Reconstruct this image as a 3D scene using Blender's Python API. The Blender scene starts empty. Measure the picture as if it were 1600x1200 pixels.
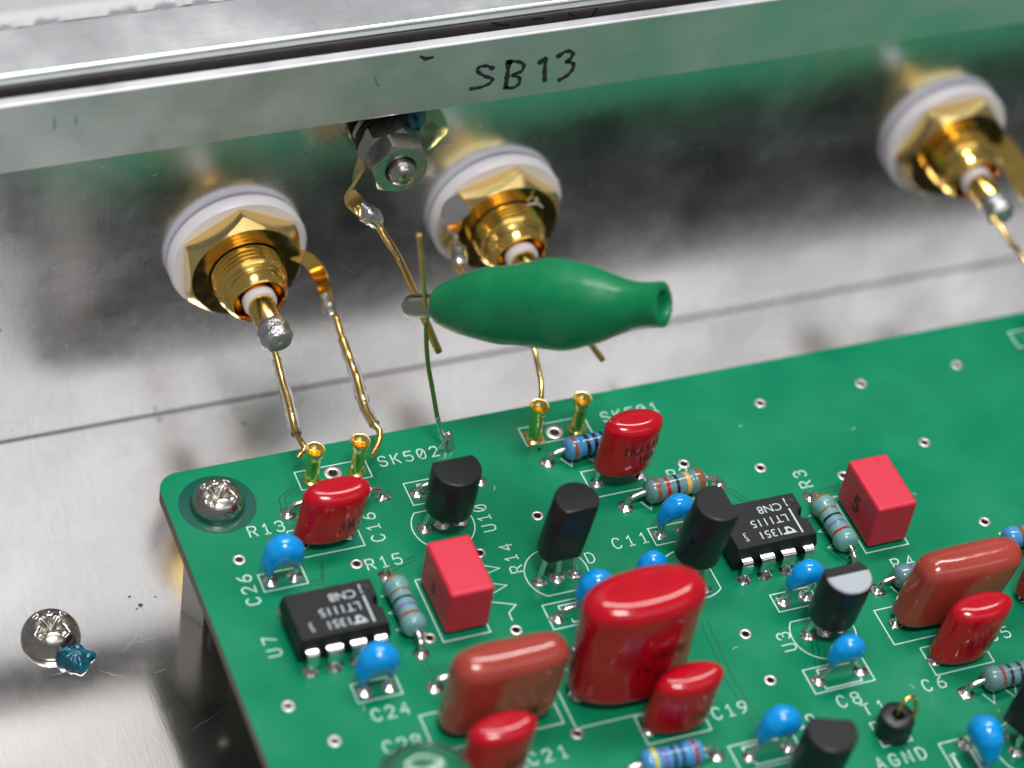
import bpy, bmesh, math, random
from mathutils import Vector, Matrix, noise
C = bpy.context.scene.collection
S = bpy.context.scene
PI = math.pi
R = math.radians
rnd = random.Random(7)
# ------------------------------------------------------------------ camera (1 unit = 1 mm)
cd = bpy.data.cameras.new('camera'); cam = bpy.data.objects.new('camera', cd); C.objects.link(cam)
cam.matrix_world = Matrix(((0.923277, 0.171591, -0.343679, -101.126), (-0.361886, 0.688596, -0.62839, -184.9),
                           (0.12883, 0.704551, 0.697861, 205.341), (0, 0, 0, 1)))
cd.sensor_width = 17.3; cd.lens = 17.3 * 4297.3 / 1600; cd.clip_start = 5; cd.clip_end = 8000
cd.dof.use_dof = True; cd.dof.focus_distance = 280; cd.dof.aperture_fstop = 0.0062; cd.dof.aperture_blades = 7
S.camera = cam
S.render.resolution_x = 1024; S.render.resolution_y = 768
# ------------------------------------------------------------------ surroundings and lamps of the workshop
w = bpy.data.worlds.new('World'); S.world = w; w.use_nodes = True
bg = w.node_tree.nodes['Background']; bg.inputs[0].default_value = (0.93, 0.95, 1.0, 1); bg.inputs[1].default_value = 0.19
def area(name, cx, cy, z, sx, sy, rad, col=(1, 0.985, 0.97)):
    l = bpy.data.lights.new(name, 'AREA'); l.shape = 'RECTANGLE'; l.size = sx; l.size_y = sy
    l.energy = rad * PI * sx * sy; l.color = col
    o = bpy.data.objects.new(name, l); C.objects.link(o); o.location = (cx, cy, z); return o
area('far_ceiling_panel_lamp', 380, 1440, 1200, 1700, 300, 0.62)
area('left_ceiling_panel_lamp', -170, 900, 1200, 900, 520, 0.62)
area('near_ceiling_panel_lamp', 330, -1062, 1200, 1700, 262, 1.6)
area('second_near_panel_lamp', 330, -810, 1200, 1700, 140, 1.0)
area('tube_lamp', 250, 330, 1200, 900, 150, 24.0)
area('square_work_lamp', -120, -430, 1200, 300, 220, 46.0)
S.view_settings.view_transform = 'Standard'; S.view_settings.look = 'None'; S.view_settings.exposure = 0; S.view_settings.gamma = 1
# ------------------------------------------------------------------ materials
def mat(name, col, rough=0.5, metal=0.0, var=0.0, vscale=1.0, bump=0.0, bscale=8.0, stretch=None, coat=0.0, trans=0.0,
        ior=1.5, rvar=0.0, sss=0.0, spec=0.5, aniso=0.0, coatr=0.08):
    m = bpy.data.materials.new(name); m.use_nodes = True; nt = m.node_tree; n = nt.nodes; l = nt.links
    b = n['Principled BSDF']
    b.inputs['Base Color'].default_value = (*col, 1); b.inputs['Roughness'].default_value = rough
    b.inputs['Metallic'].default_value = metal; b.inputs['IOR'].default_value = ior
    b.inputs['Coat Weight'].default_value = coat; b.inputs['Coat Roughness'].default_value = coatr
    b.inputs['Transmission Weight'].default_value = trans
    b.inputs['Specular IOR Level'].default_value = spec
    b.inputs['Anisotropic'].default_value = aniso
    if sss: b.inputs['Subsurface Weight'].default_value = sss; b.inputs['Subsurface Radius'].default_value = (1, .8, .7); b.inputs['Subsurface Scale'].default_value = 0.6
    tc = n.new('ShaderNodeTexCoord'); mp = n.new('ShaderNodeMapping'); l.new(tc.outputs['Object'], mp.inputs[0])
    if stretch: mp.inputs['Scale'].default_value = stretch
    if var or rvar:
        t = n.new('ShaderNodeTexNoise'); t.inputs['Scale'].default_value = vscale; t.inputs['Detail'].default_value = 6
        l.new(tc.outputs['Object'], t.inputs[0])
        if var:
            r = n.new('ShaderNodeMapRange'); r.inputs[1].default_value = .3; r.inputs[2].default_value = .7
            r.inputs[3].default_value = 1 - var; r.inputs[4].default_value = 1 + var; l.new(t.outputs[0], r.inputs[0])
            mx = n.new('ShaderNodeVectorMath'); mx.operation = 'SCALE'; mx.inputs[0].default_value = col
            l.new(r.outputs[0], mx.inputs['Scale']); l.new(mx.outputs[0], b.inputs['Base Color'])
        if rvar:
            r = n.new('ShaderNodeMapRange'); r.inputs[1].default_value = .3; r.inputs[2].default_value = .7
            r.inputs[3].default_value = max(.02, rough - rvar); r.inputs[4].default_value = rough + rvar
            l.new(t.outputs[0], r.inputs[0]); l.new(r.outputs[0], b.inputs['Roughness'])
    if bump:
        t = n.new('ShaderNodeTexNoise'); t.inputs['Scale'].default_value = bscale; t.inputs['Detail'].default_value = 4
        l.new(mp.outputs[0], t.inputs[0]); bu = n.new('ShaderNodeBump'); bu.inputs['Strength'].default_value = 1
        bu.inputs['Distance'].default_value = bump; l.new(t.outputs[0], bu.inputs['Height']); l.new(bu.outputs[0], b.inputs['Normal'])
    return m
def brushed(name, col, rough, grain, gscale, gdist, blot=0.05, metal=1.0):
    """bare aluminium: fine grain, cloudy stains, a few scratches and specks"""
    m = mat(name, col, rough, metal); nt = m.node_tree; n = nt.nodes; l = nt.links; b = n['Principled BSDF']
    tc = n['Texture Coordinate']
    mp = n.new('ShaderNodeMapping'); mp.inputs['Scale'].default_value = grain; l.new(tc.outputs['Object'], mp.inputs[0])
    g = n.new('ShaderNodeTexNoise'); g.inputs['Scale'].default_value = gscale; g.inputs['Detail'].default_value = 5; l.new(mp.outputs[0], g.inputs[0])
    c = n.new('ShaderNodeTexNoise'); c.inputs['Scale'].default_value = 0.09; c.inputs['Detail'].default_value = 7; c.inputs['Roughness'].default_value = .62
    l.new(tc.outputs['Object'], c.inputs[0])
    # roughness: base + clouds + grain
    r = n.new('ShaderNodeMapRange'); r.inputs[1].default_value = .3; r.inputs[2].default_value = .7
    r.inputs[3].default_value = rough * .72; r.inputs[4].default_value = rough * 1.4; l.new(c.outputs[0], r.inputs[0])
    l.new(r.outputs[0], b.inputs['Roughness'])
    # colour: clouds
    r2 = n.new('ShaderNodeMapRange'); r2.inputs[1].default_value = .3; r2.inputs[2].default_value = .7
    r2.inputs[3].default_value = 1 - blot; r2.inputs[4].default_value = 1 + blot; l.new(c.outputs[0], r2.inputs[0])
    # small specks of dirt
    v = n.new('ShaderNodeTexVoronoi'); v.inputs['Scale'].default_value = .11; l.new(tc.outputs['Object'], v.inputs[0])
    s = n.new('ShaderNodeMapRange'); s.inputs[1].default_value = .018; s.inputs[2].default_value = .035
    s.inputs[3].default_value = .25; s.inputs[4].default_value = 1; l.new(v.outputs['Distance'], s.inputs[0])
    gr = n.new('ShaderNodeMapRange'); gr.inputs[1].default_value = .3; gr.inputs[2].default_value = .7; gr.inputs[3].default_value = .95; gr.inputs[4].default_value = 1.04; l.new(g.outputs[0], gr.inputs[0])
    mg = n.new('ShaderNodeMath'); mg.operation = 'MULTIPLY'; l.new(r2.outputs[0], mg.inputs[0]); l.new(gr.outputs[0], mg.inputs[1])
    mu = n.new('ShaderNodeMath'); mu.operation = 'MULTIPLY'; l.new(mg.outputs[0], mu.inputs[0]); l.new(s.outputs[0], mu.inputs[1])
    mx = n.new('ShaderNodeVectorMath'); mx.operation = 'SCALE'; mx.inputs[0].default_value = col
    l.new(mu.outputs[0], mx.inputs['Scale']); l.new(mx.outputs[0], b.inputs['Base Color'])
    # fine grain + long wavelength waviness
    bu = n.new('ShaderNodeBump'); bu.inputs['Distance'].default_value = gdist; l.new(g.outputs[0], bu.inputs['Height'])
    lw = n.new('ShaderNodeTexNoise'); lw.inputs['Scale'].default_value = .035; lw.inputs['Detail'].default_value = 1.5; l.new(tc.outputs['Object'], lw.inputs[0])
    b2 = n.new('ShaderNodeBump'); b2.inputs['Distance'].default_value = .12; l.new(lw.outputs[0], b2.inputs['Height']); l.new(b2.outputs[0], bu.inputs['Normal'])
    l.new(bu.outputs[0], b.inputs['Normal'])
    return m
M = {}
M['floor'] = brushed('brushed_aluminium_base', (.90, .865, .835), .125, (1, .06, 1), 5.0, .004)
M['wall'] = brushed('brushed_aluminium_wall', (.72, .735, .77), .235, (1, 1, .08), 4.0, .004, .10, .965)
M['lip'] = brushed('brushed_aluminium_lip', (.70, .70, .72), .43, (.03, 1, 1), 7.0, .004, .06, .90)
M['dulldark'] = mat('light_absorbing_web', (.06, .055, .055), .6)  # dark colour added to soak up light inside the rim channel
M['edge'] = mat('cut_aluminium_edge', (.93, .94, .95), .38, 1)
M['rear'] = brushed('aluminium_rear', (.84, .86, .88), .30, (.05, 1, 1), 6.0, .008, .05)
M['rough_edge'] = mat('ragged_aluminium_edge', (.40, .41, .42), .55, .5, bump=.04, bscale=1.6)
M['pcb'] = mat('green_solder_mask', (.004, .218, .102), .24, 0, var=.09, vscale=.13, rvar=.07, coat=.06, spec=.28, coatr=.12, bump=.004, bscale=3)
M['pcb_dark'] = mat('bare_laminate_under_mask', (.002, .085, .06), .22, 0, coat=.3)
M['laminate'] = mat('laminate_edge', (.10, .09, .045), .6, var=.3, vscale=2)
M['trace'] = mat('etched_gap_line', (.002, .075, .04), .3)
M['silk'] = mat('white_legend_ink', (.62, .82, .78), .6)
M['gold'] = mat('gold_plating', (.99, .66, .17), .15, 1, rvar=.04, vscale=1.5)
M['goldsock'] = mat('socket_gold', (.95, .72, .24), .24, 1)
M['gold2'] = mat('polished_brass_gold', (.96, .72, .29), .17, 1, rvar=.05, vscale=1)
M['goldwire'] = mat('gold_wire', (.88, .62, .22), .22, 1, bump=.02, bscale=3)
M['greenwire'] = mat('tarnished_olive_wire', (.30, .36, .10), .3, .9, bump=.02, bscale=3)
M['steel'] = mat('stainless_steel', (.50, .47, .43), .24, 1, rvar=.05, vscale=1.5, bump=.004, bscale=2)
M['tin'] = mat('tinned_lead', (.84, .82, .79), .2, 1, bump=.02, bscale=4)
M['solder'] = mat('solder', (.72, .70, .69), .2, 1, bump=.06, bscale=2.2)
M['solder_rough'] = mat('grainy_solder', (.62, .62, .62), .3, 1, bump=.16, bscale=3)
M['white'] = mat('white_nylon', (.88, .84, .88), .4, 0, sss=.25)
M['black'] = mat('black_epoxy', (.012, .012, .014), .36, 0, bump=.006, bscale=12, rvar=.04, vscale=4)
M['black2'] = mat('black_moulding_top', (.013, .014, .017), .5, 0, spec=.28, bump=.01, bscale=14)
M['void'] = mat('dark_hole', (.01, .008, .006), .7)
M['mark'] = mat('grey_laser_marking', (.55, .6, .62), .55)
M['red'] = mat('red_epoxy_dip', (.47, .003, .013), .16, 0, var=.1, vscale=.4, coat=.35, coatr=.05, bump=.025, bscale=.6, spec=.35)
M['brown'] = mat('brown_epoxy_dip', (.37, .050, .034), .17, 0, var=.10, vscale=.3, coat=.4, coatr=.05, bump=.04, bscale=.5)
M['redbox'] = mat('matt_red_plastic', (.66, .022, .055), .42, 0, bump=.006, bscale=9)
M['blue'] = mat('blue_ceramic_dip', (.0, .30, .78), .13, 0, var=.05, vscale=.6, coat=.5, coatr=.05, bump=.02, bscale=1)
M['green'] = mat('green_vinyl', (.0, .20, .068), .32, 0, var=.08, vscale=.3, rvar=.08, bump=.05, bscale=.6, coat=.06, coatr=.25)
M['teal'] = mat('teal_resistor_lacquer', (.16, .36, .36), .2, coat=.4, bump=.02, bscale=1.2)
M['greyteal'] = mat('grey_teal_resistor_lacquer', (.13, .25, .27), .2, coat=.4, bump=.02, bscale=1.2)
M['rblue'] = mat('blue_resistor_lacquer', (.07, .30, .62), .2, coat=.4, bump=.02, bscale=1.2)
for k, c in dict(brown=(.25, .09, .035), redband=(.45, .01, .02), blackband=(.01, .012, .03), orange=(.40, .14, .03), violet=(.18, .12, .42),
                 goldband=(.75, .42, .10), yellow=(.75, .62, .03), darkred=(.30, .03, .035)).items():
    M['b_' + k] = mat('band_' + k, c, .22, coat=.4)
M['ink'] = mat('black_marker_ink', (.02, .02, .028), .45)
M['lock'] = mat('teal_thread_lock', (.0, .095, .15), .14, 0, coat=.6, coatr=.04, var=.6, vscale=.7, bump=.18, bscale=1.8)
M['locklight'] = mat('green_thread_lock', (.30, .42, .34), .28, .85, bump=.08, bscale=.8)
M['clear'] = mat('clear_plastic', (.97, .99, .97), .05, 0, trans=1.0, ior=1.18, coat=.6, coatr=.03)
M['sleeve'] = mat('clear_sleeve', (.97, .97, .95), .12, 0, trans=1.0, ior=1.12, coat=1, coatr=.05, bump=.1, bscale=1.5)
M['nickel'] = mat('nickel_jaw', (.50, .46, .42), .28, 1)
M['pale'] = mat('pale_metal_standoff', (.72, .68, .65), .38, 1, bump=.01, bscale=4)
M['cer'] = mat('faded_dark_stamp', (.06, .004, .006), .4, coat=.2)
# ------------------------------------------------------------------ object helpers
def me(name, vs, fs, m, parent=None, sharp=35, loc=None, mi=None):
    d = bpy.data.meshes.new(name); d.from_pydata([tuple(v) for v in vs], [], fs); d.validate(); 
    bm = bmesh.new(); bm.from_mesh(d); bmesh.ops.recalc_face_normals(bm, faces=bm.faces); bm.to_mesh(d); bm.free()
    ms = m if isinstance(m, (list, tuple)) else [m]
    for x in ms: d.materials.append(x)
    if mi:
        for p, i in zip(d.polygons, mi): p.material_index = i
    if sharp is not None:
        d.polygons.foreach_set('use_smooth', [True] * len(d.polygons)); d.set_sharp_from_angle(angle=R(sharp))
    o = bpy.data.objects.new(name, d); C.objects.link(o)
    if parent: o.parent = parent
    if loc is not None: o.location = loc
    return o
def thing(name, label, cat, loc=(0, 0, 0), rot=(0, 0, 0), group=None):
    o = bpy.data.objects.new(name, None); C.objects.link(o); o.location = loc; o.rotation_euler = rot
    o.empty_display_size = 1; o['label'] = label; o['category'] = cat
    if group: o['group'] = group
    return o
def lathe(prof, n=48, close=False, sq=1.0, noise_amt=0, seed=0):
    vs, fs = [], []; L = len(prof)
    for r, z in prof:
        for i in range(n):
            a = 2 * PI * i / n; q = r
            if noise_amt and r > 0: q = r * (1 + noise_amt * noise.noise(Vector((math.cos(a) * 1.7 + seed, math.sin(a) * 1.7, z * 1.3 + seed))))
            vs.append((q * math.cos(a), q * math.sin(a) * sq, z))
    for j in range(L - 1 + (1 if close else 0)):
        k = (j + 1) % L
        for i in range(n):
            fs.append((j * n + i, j * n + (i + 1) % n, k * n + (i + 1) % n, k * n + i))
    if not close:
        if prof[0][0] > 1e-6: fs.append(tuple(range(n - 1, -1, -1)))
        if prof[-1][0] > 1e-6: fs.append(tuple((L - 1) * n + i for i in range(n)))
    return vs, fs
def spline(P, n=8):
    P = [Vector(p) for p in P]
    if len(P) < 3: return P
    Q = [P[0] * 2 - P[1]] + P + [P[-1] * 2 - P[-2]]; out = []
    for i in range(1, len(Q) - 2):
        for k in range(n):
            t = k / n; a, b, c, d = Q[i - 1:i + 3]
            out.append(.5 * ((2 * b) + (c - a) * t + (2 * a - 5 * b + 4 * c - d) * t * t + (3 * b - a - 3 * c + d) * t ** 3))
    out.append(P[-1]); return out
def tube(P, r, n=12, smooth=6, wob=0, sx=1.0):
    if smooth: 
        rr = None
        if isinstance(r, (list, tuple)):
            m = len(P); rr = []
            for i in range(m - 1):
                for k in range(smooth): t = k / smooth; t = t * t * (3 - 2 * t); rr.append(r[i] * (1 - t) + r[i + 1] * t)
            rr.append(r[-1]); 
        P = spline(P, smooth); r = rr if rr else r
    P = [Vector(p) for p in P]; m = len(P)
    if not isinstance(r, (list, tuple)): r = [r] * m
    vs, fs = [], []; T = []
    for i in range(m):
        t = (P[min(i + 1, m - 1)] - P[max(i - 1, 0)]); T.append(t.normalized())
    up = Vector((0, 1, 0)) if abs(T[0].y) < .9 else Vector((1, 0, 0)); N = (up - T[0] * up.dot(T[0])).normalized()
    for i in range(m):
        N = (N - T[i] * N.dot(T[i])).normalized(); Bn = T[i].cross(N)
        for k in range(n):
            a = 2 * PI * k / n; q = r[i] * (1 + (wob * noise.noise(P[i] * 1.1 + Vector((math.cos(a), math.sin(a), 0))) if wob else 0))
            vs.append(P[i] + (N * math.cos(a) * sx + Bn * math.sin(a)) * q)
    for i in range(m - 1):
        for k in range(n): fs.append((i * n + k, i * n + (k + 1) % n, (i + 1) * n + (k + 1) % n, (i + 1) * n + k))
    fs.append(tuple(range(n - 1, -1, -1))); fs.append(tuple((m - 1) * n + k for k in range(n)))
    return vs, fs
def merge(*parts):
    vs, fs = [], []
    for v, f in parts:
        o = len(vs); vs += list(v); fs += [tuple(i + o for i in q) for q in f]
    return vs, fs
def move(g, d=(0, 0, 0), mtx=None):
    v, f = g; d = Vector(d)
    return [((mtx @ Vector(p)) if mtx else Vector(p)) + d for p in v], f
def box(x0, x1, y0, y1, z0, z1):
    return ([(x0, y0, z0), (x1, y0, z0), (x1, y1, z0), (x0, y1, z0), (x0, y0, z1), (x1, y0, z1), (x1, y1, z1), (x0, y1, z1)],
            [(0, 3, 2, 1), (4, 5, 6, 7), (0, 1, 5, 4), (1, 2, 6, 5), (2, 3, 7, 6), (3, 0, 4, 7)])
def bevelled(name, g, bev, m, parent, segs=3, sharp=50, loc=None):
    o = me(name, g[0], g[1], m, parent, None, loc); bm = bmesh.new(); bm.from_mesh(o.data)
    bmesh.ops.bevel(bm, geom=bm.edges[:], offset=bev, segments=segs, profile=.5, affect='EDGES'); bm.to_mesh(o.data); bm.free()
    o.data.polygons.foreach_set('use_smooth', [True] * len(o.data.polygons)); o.data.set_sharp_from_angle(angle=R(sharp))
    wn = o.modifiers.new('weighted_normal', 'WEIGHTED_NORMAL'); wn.keep_sharp = True; wn.weight = 100; return o
def ribbon(P, w, closed=False, z=0.0, plane='xy', th=.0):
    """flat strip of width w along a 2-D polyline; mitred"""
    P = [Vector((p[0], p[1])) for p in P]; n = len(P); vs, fs = [], []
    for i in range(n):
        a = P[i - 1] if (i > 0 or closed) else None; b = P[(i + 1) % n] if (i < n - 1 or closed) else None
        d1 = (P[i] - a).normalized() if a is not None else None; d2 = (b - P[i]).normalized() if b is not None else None
        if d1 is None: d1 = d2
        if d2 is None: d2 = d1
        t = (d1 + d2); t = t.normalized() if t.length > 1e-4 else d1
        nn = Vector((-t.y, t.x)); k = 1 / max(.5, nn.dot(Vector((-d1.y, d1.x))))
        ww = (w[i] if isinstance(w, (list, tuple)) else w) / 2
        for s in (1, -1):
            q = P[i] + nn * ww * k * s
            if i == 0 and not closed: q -= d1 * ww * .7
            if i == n - 1 and not closed: q += d2 * ww * .7
            vs.append((q.x, q.y, z) if plane == 'xy' else (q.x, z, q.y))
    for i in range(n - (0 if closed else 1)):
        j = (i + 1) % n; fs.append((2 * i, 2 * i + 1, 2 * j + 1, 2 * j))
    return vs, fs
def arc(cx, cy, r, a0, a1, n=20): return [(cx + r * math.cos(R(a0 + (a1 - a0) * i / n)), cy + r * math.sin(R(a0 + (a1 - a0) * i / n))) for i in range(n + 1)]
# ------------------------------------------------------------------ SETTING: base plate, chassis wall, rear panel
FZ = -15.6; WY = 19.3
g = box(-260, 300, -300, WY - .22, FZ - 1.5, FZ)
fl = me('base_plate', *g, M['floor'], None, None); fl['kind'] = 'structure'
g = box(-260, 300, -300, 40, FZ - 4, FZ - 2.2); u = me('bench_surface', *g, M['void'], None, None); u['kind'] = 'structure'
wall = thing('chassis_wall', 'upright brushed aluminium chassis wall with folded front rim marked SB13', 'chassis wall', (0, WY, FZ))
bevelled('wall_panel', box(-260, 300, WY, WY + 1.3, FZ - 1.4, 34.0), .25, M['wall'], None).parent = wall
wall.children[0].location = (0, -WY, -FZ)
lip = bevelled('front_rim', box(-260, 300, 15.0, 16.35, 26.85, 35.25), .22, M['lip'], wall, 3, loc=(0, -WY, -FZ))
bevelled('rim_web', box(-260, 300, 16.30, WY + .05, 29.6, 33.6), .1, M['dulldark'], wall, 1, loc=(0, -WY, -FZ))  # web filled in and darkened to give the dark band mirrored in the floor
edge_bits = []
hand = []
for st, ww in (([(-0.62, 31.34), (-1.32, 31.79), (-2.10, 31.80), (-2.31, 31.29), (-1.39, 30.47), (-0.51, 29.98), (-0.72, 29.43), (-1.60, 29.07), (-2.73, 29.02)], .34),
           ([(1.06, 31.98), (1.14, 30.37), (1.17, 28.60)], .42),
           ([(1.07, 31.89), (2.01, 31.82), (2.80, 31.27), (2.70, 30.45), (1.75, 30.10), (2.53, 29.63), (2.64, 28.85), (2.07, 28.36), (1.26, 28.50)], .34),
           ([(4.60, 31.22), (5.17, 31.71), (5.30, 30.34), (5.55, 28.69)], .38),
           ([(6.60, 31.72), (7.46, 32.25), (8.24, 31.87), (8.06, 31.15), (7.67, 30.87), (8.46, 30.49), (8.57, 29.79), (8.11, 29.02), (7.24, 28.49)], .38)):
    Q = [(p.x, p.y) for p in spline([(a, b, 0) for a, b in st], 7)]; n = len(Q)
    W_ = [ww * (1.2 + .15 * math.sin(i * 2.3) + .25 * math.sin(i * .9) + (.35 if i < 3 or i > n - 4 else 0)) for i in range(n)]
    hand.append(ribbon(Q, W_, z=14.985, plane='xz'))
me('handwriting', *merge(*hand), M['ink'], wall, None, (0, -WY, -FZ))
sm = [ribbon([(-8.88, 34.29), (-8.28, 33.86), (-7.52, 33.95)], [.25, .5, .3], z=14.98, plane='xz')]
me('ink_smudge', *merge(*sm), M['ink'], wall, None, (0, -WY, -FZ))
M['faint'] = mat('worn_ink', (.33, .36, .36), .5, .7)
fm = [ribbon(q, .22, z=14.98, plane='xz') for q in ([(-46.49, 33.02), (-46.35, 32.04), (-46.47, 31.58)], [(-44.34, 32.72), (-44.26, 31.90)], [(-13.56, 32.45), (-13.33, 31.59), (-13.02, 31.21)])]
me('worn_pencil_marks', *merge(*fm), M['faint'], wall, None, (0, -WY, -FZ))
rp = thing('rear_panel', 'pale aluminium rear panel with rounded edge standing behind the marked rim', 'panel', (0, 17.3, 30))
bevelled('panel_face', box(-260, 300, 17.3, 18.2, 33.75, 35.75), .1, mat('gap_shade_aluminium', (.36, .34, .345), .42, 1, rvar=.05), rp, 1, loc=(0, -17.3, -30))  # darkness of the gap behind the rim, put into the metal's colour
bevelled('top_plate', box(-260, 300, 17.1, 24.4, 35.8, 37.1), .42, M['rear'], rp, 4, loc=(0, -17.3, -30))
back_m = [ribbon(q, .28, z=17.285, plane='xz') for q in ([(-0.31, 35.38), (0.67, 34.99), (1.54, 34.86)], [(4.25, 35.15), (5.41, 35.05)], [(8.25, 35.26), (8.82, 34.84)], [(11.29, 35.40), (11.11, 34.76), (10.73, 34.31)])]
for q_ in back_m: me('half_hidden_stroke', *q_, M['ink'], rp, None, (0, -17.3, -30))
# ragged cut slab behind
vs, fs = [], []; N = 420
for i in range(N + 1):
    x = -120 + 240 * i / N; yy = 24.6 + .35 * noise.noise(Vector((x * .9, 1, 0))) + .2 * noise.noise(Vector((x * 3, 5, 0))); zz = 37.5 + .15 * noise.noise(Vector((x * 2.1, 9, 0)))
    vs += [(x, yy, 36.0), (x, yy - .15, 37.0), (x, yy + .5, zz), (x, 26.3, 37.75), (x, 80, 37.9)]
for i in range(N):
    for k in range(4): a = i * 5 + k; fs.append((a, a + 5, a + 6, a + 1))
sl = me('top_cover', vs, fs, M['rough_edge'], None, 60); sl['label'] = 'pale metal cover with ragged cut edge at the top left corner'; sl['category'] = 'cover'
# ------------------------------------------------------------------ CIRCUIT BOARD
VIAS = [(-35.6, -16.3), (-24.5, -19.8), (-36.6, -35.0), (-33.7, -40.1), (-4.4, -18.4), (-12.0, -21.6), (-20.7, -30.7), (-12.1, -32.0), (13.5, -15.5), (25.4, -9.3), (37.8, -9.3),
        (40.6, -19.2), (21.3, -18.1), (49.9, -9.3), (29.6, -21.4), (41.5, -31.3), (10.05, -38.55), (9.98, -44.6), (-11.1, -45.5)]
MID = [(1.8, -7.8), (-22.8, -7.5)]
pcb = thing('circuit_board', 'green printed circuit board with white legend carrying all the components', 'circuit board', (0, 0, 0))
cu = bpy.data.curves.new('outline', 'CURVE'); cu.dimensions = '2D'; cu.fill_mode = 'BOTH'; cu.extrude = .8
def addsp(pts):
    s = cu.splines.new('POLY'); s.points.add(len(pts) - 1); s.use_cyclic_u = True
    for p, q in zip(s.points, pts): p.co = (q[0], q[1], 0, 1)
X0, X1, Y0, Y1, rr = -40.55, 150, -160, -3.5, 2.3
addsp(arc(X0 + rr, Y1 - rr, rr, 180, 90, 8) + [(X1, Y1), (X1, Y0), (X0, Y0)])
for x, y in VIAS: addsp(arc(x, y, .36, 0, 345, 23))
for x, y in MID: addsp(arc(x, y, .46, 0, 345, 23))
tmp = bpy.data.objects.new('tmp', cu); C.objects.link(tmp)
dg = bpy.context.evaluated_depsgraph_get(); bm_ = bpy.data.meshes.new_from_object(tmp.evaluated_get(dg)); bpy.data.objects.remove(tmp)
bm_.materials.clear(); bm_.materials.append(M['pcb']); bm_.materials.append(M['laminate']); bm_.materials.append(mat('soldered_underside', (.02, .035, .028), .5))
for p in bm_.polygons: p.material_index = 0 if p.normal.z > .5 else (2 if p.normal.z < -.5 else 1); p.use_smooth = False
bm_.name = 'laminate'; lam = bpy.data.objects.new('laminate', bm_); C.objects.link(lam); lam.parent = pcb; lam.location = (0, 0, -.8)
vm = None
def ring(name, x, y, ri, ro, m, data=None, depth=1.2):
    if data is None:
        v, f = lathe([(ri, -depth), (ri, .0), (ri + .06, .035), (ro - .05, .035), (ro, .0), (ro, -.05)], 28)
        f = [q for q in f if len(q) == 4]; o = me(name, v, f, m, pcb, 40)
    else: o = bpy.data.objects.new(name, data); C.objects.link(o); o.parent = pcb
    o.location = (x, y, 0); o.rotation_euler = (0, 0, rnd.random() * 6); return o
M['pad'] = mat('tinned_pad', (.60, .57, .55), .36, 1, bump=.03, bscale=3)
d = None
for x, y in VIAS: o = ring('via', x, y, .35, .66, M['pad'], d); d = o.data
d = None
for x, y in MID: o = ring('plated_hole', x, y, .44, .98, M['pad'], d); d = o.data
# screw pad (bare ring without copper)
v, f = lathe([(1.7, .004), (3.95, .004)], 64); f = [q for q in f if len(q) == 4]
me('screw_clearance_ring', v, f, M['pcb_dark'], pcb, None, (-35.5, -8.75, 0))
# legend
SW = .12; ZS = .012
def leg(name, polys, w=SW): return me(name, *merge(*[ribbon(p, w, closed=c, z=ZS) for p, c in polys]), M['silk'], pcb, None)
def rect(x0, x1, y0, y1): return [(x0, y0), (x1, y0), (x1, y1), (x0, y1)]
def outline(*polys, w=SW): return leg('printed_outline', polys, w)
outline((rect(-34.45, -29.95, -21.0, -18.75), True))
outline((rect(-30.1, -25.6, -36.5, -34.2), True))
outline((rect(-29.9, -22.9, -17.75, -14.0), True))
outline((rect(-19.6, -14.65, -31.6, -23.4), True))
outline((rect(-1.8, 5.7, -9.0, -6.4), True)); outline((rect(-26.65, -19.05, -9.05, -6.5), True))
outline((rect(2.3, 8.5, -17.65, -13.9), True))
outline((rect(6.0, 10.5, -25.4, -23.05), True))
outline((rect(14.6, 19.1, -36.9, -34.6), True))
outline((rect(13.6, 20.2, -47.45, -44.4), True))
leg('printed_outline', [([(15.0, -45.2), (15.0, -44.75), (18.6, -44.75)], False), ([(14.9, -46.8), (14.9, -47.15), (18.9, -47.15), (18.9, -46.8)], False)], .16)
outline((rect(24.2, 36.5, -43.9, -39.3), True)); outline((rect(26.55, 33.2, -48.6, -45.0), True)); outline((rect(-5.0, 1.7, -48.65, -45.2), True))
outline((rect(26.95, 31.95, -32.05, -24.0), True)); outline((rect(-11.0, 1.6, -45.0, -38.0), True)); outline((rect(-25.0, -11.9, -44.0, -39.5), True))
outline((rect(-24.2, -17.3, -49.6, -46.2), True)); outline((rect(-16.3, -11.0, -13.9, -10.8), True)); outline((rect(-8.45, -2.5, -33.0, -29.8), True))
leg('printed_outline', [([(-6.9, -30.9), (-6.9, -30.3), (-3, -30.3)], False), ([(-6.2, -32.2), (-6.2, -32.6), (-2.6, -32.6)], False)], .16)
leg('printed_outline', [([(-15.0, -11.9), (-15.0, -11.3), (-12, -11.3)], False)], .16)
outline((rect(2.4, 9.2, -54.2, -51.0), True)); leg('printed_outline', [([(3.7, -52.0), (3.7, -51.45), (7.5, -51.45)], False), ([(4.2, -53.4), (4.2, -53.75), (8, -53.75)], False)], .16)
outline((rect(22.7, 25.9, -62.5, -56.35), True)); leg('printed_outline', [([(23.2, -58.0), (23.6, -57.9)], False), ([(23.35, -58.0), (23.35, -62)], False), ([(25.45, -57.6), (25.45, -61)], False)], .3)
outline((rect(17.2, 20.4, -55.2, -52.2), True)); outline((rect(58.3, 66, -8.6, -6.1), True)); outline((rect(41, 48.5, -45.2, -39.8), True))
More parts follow.
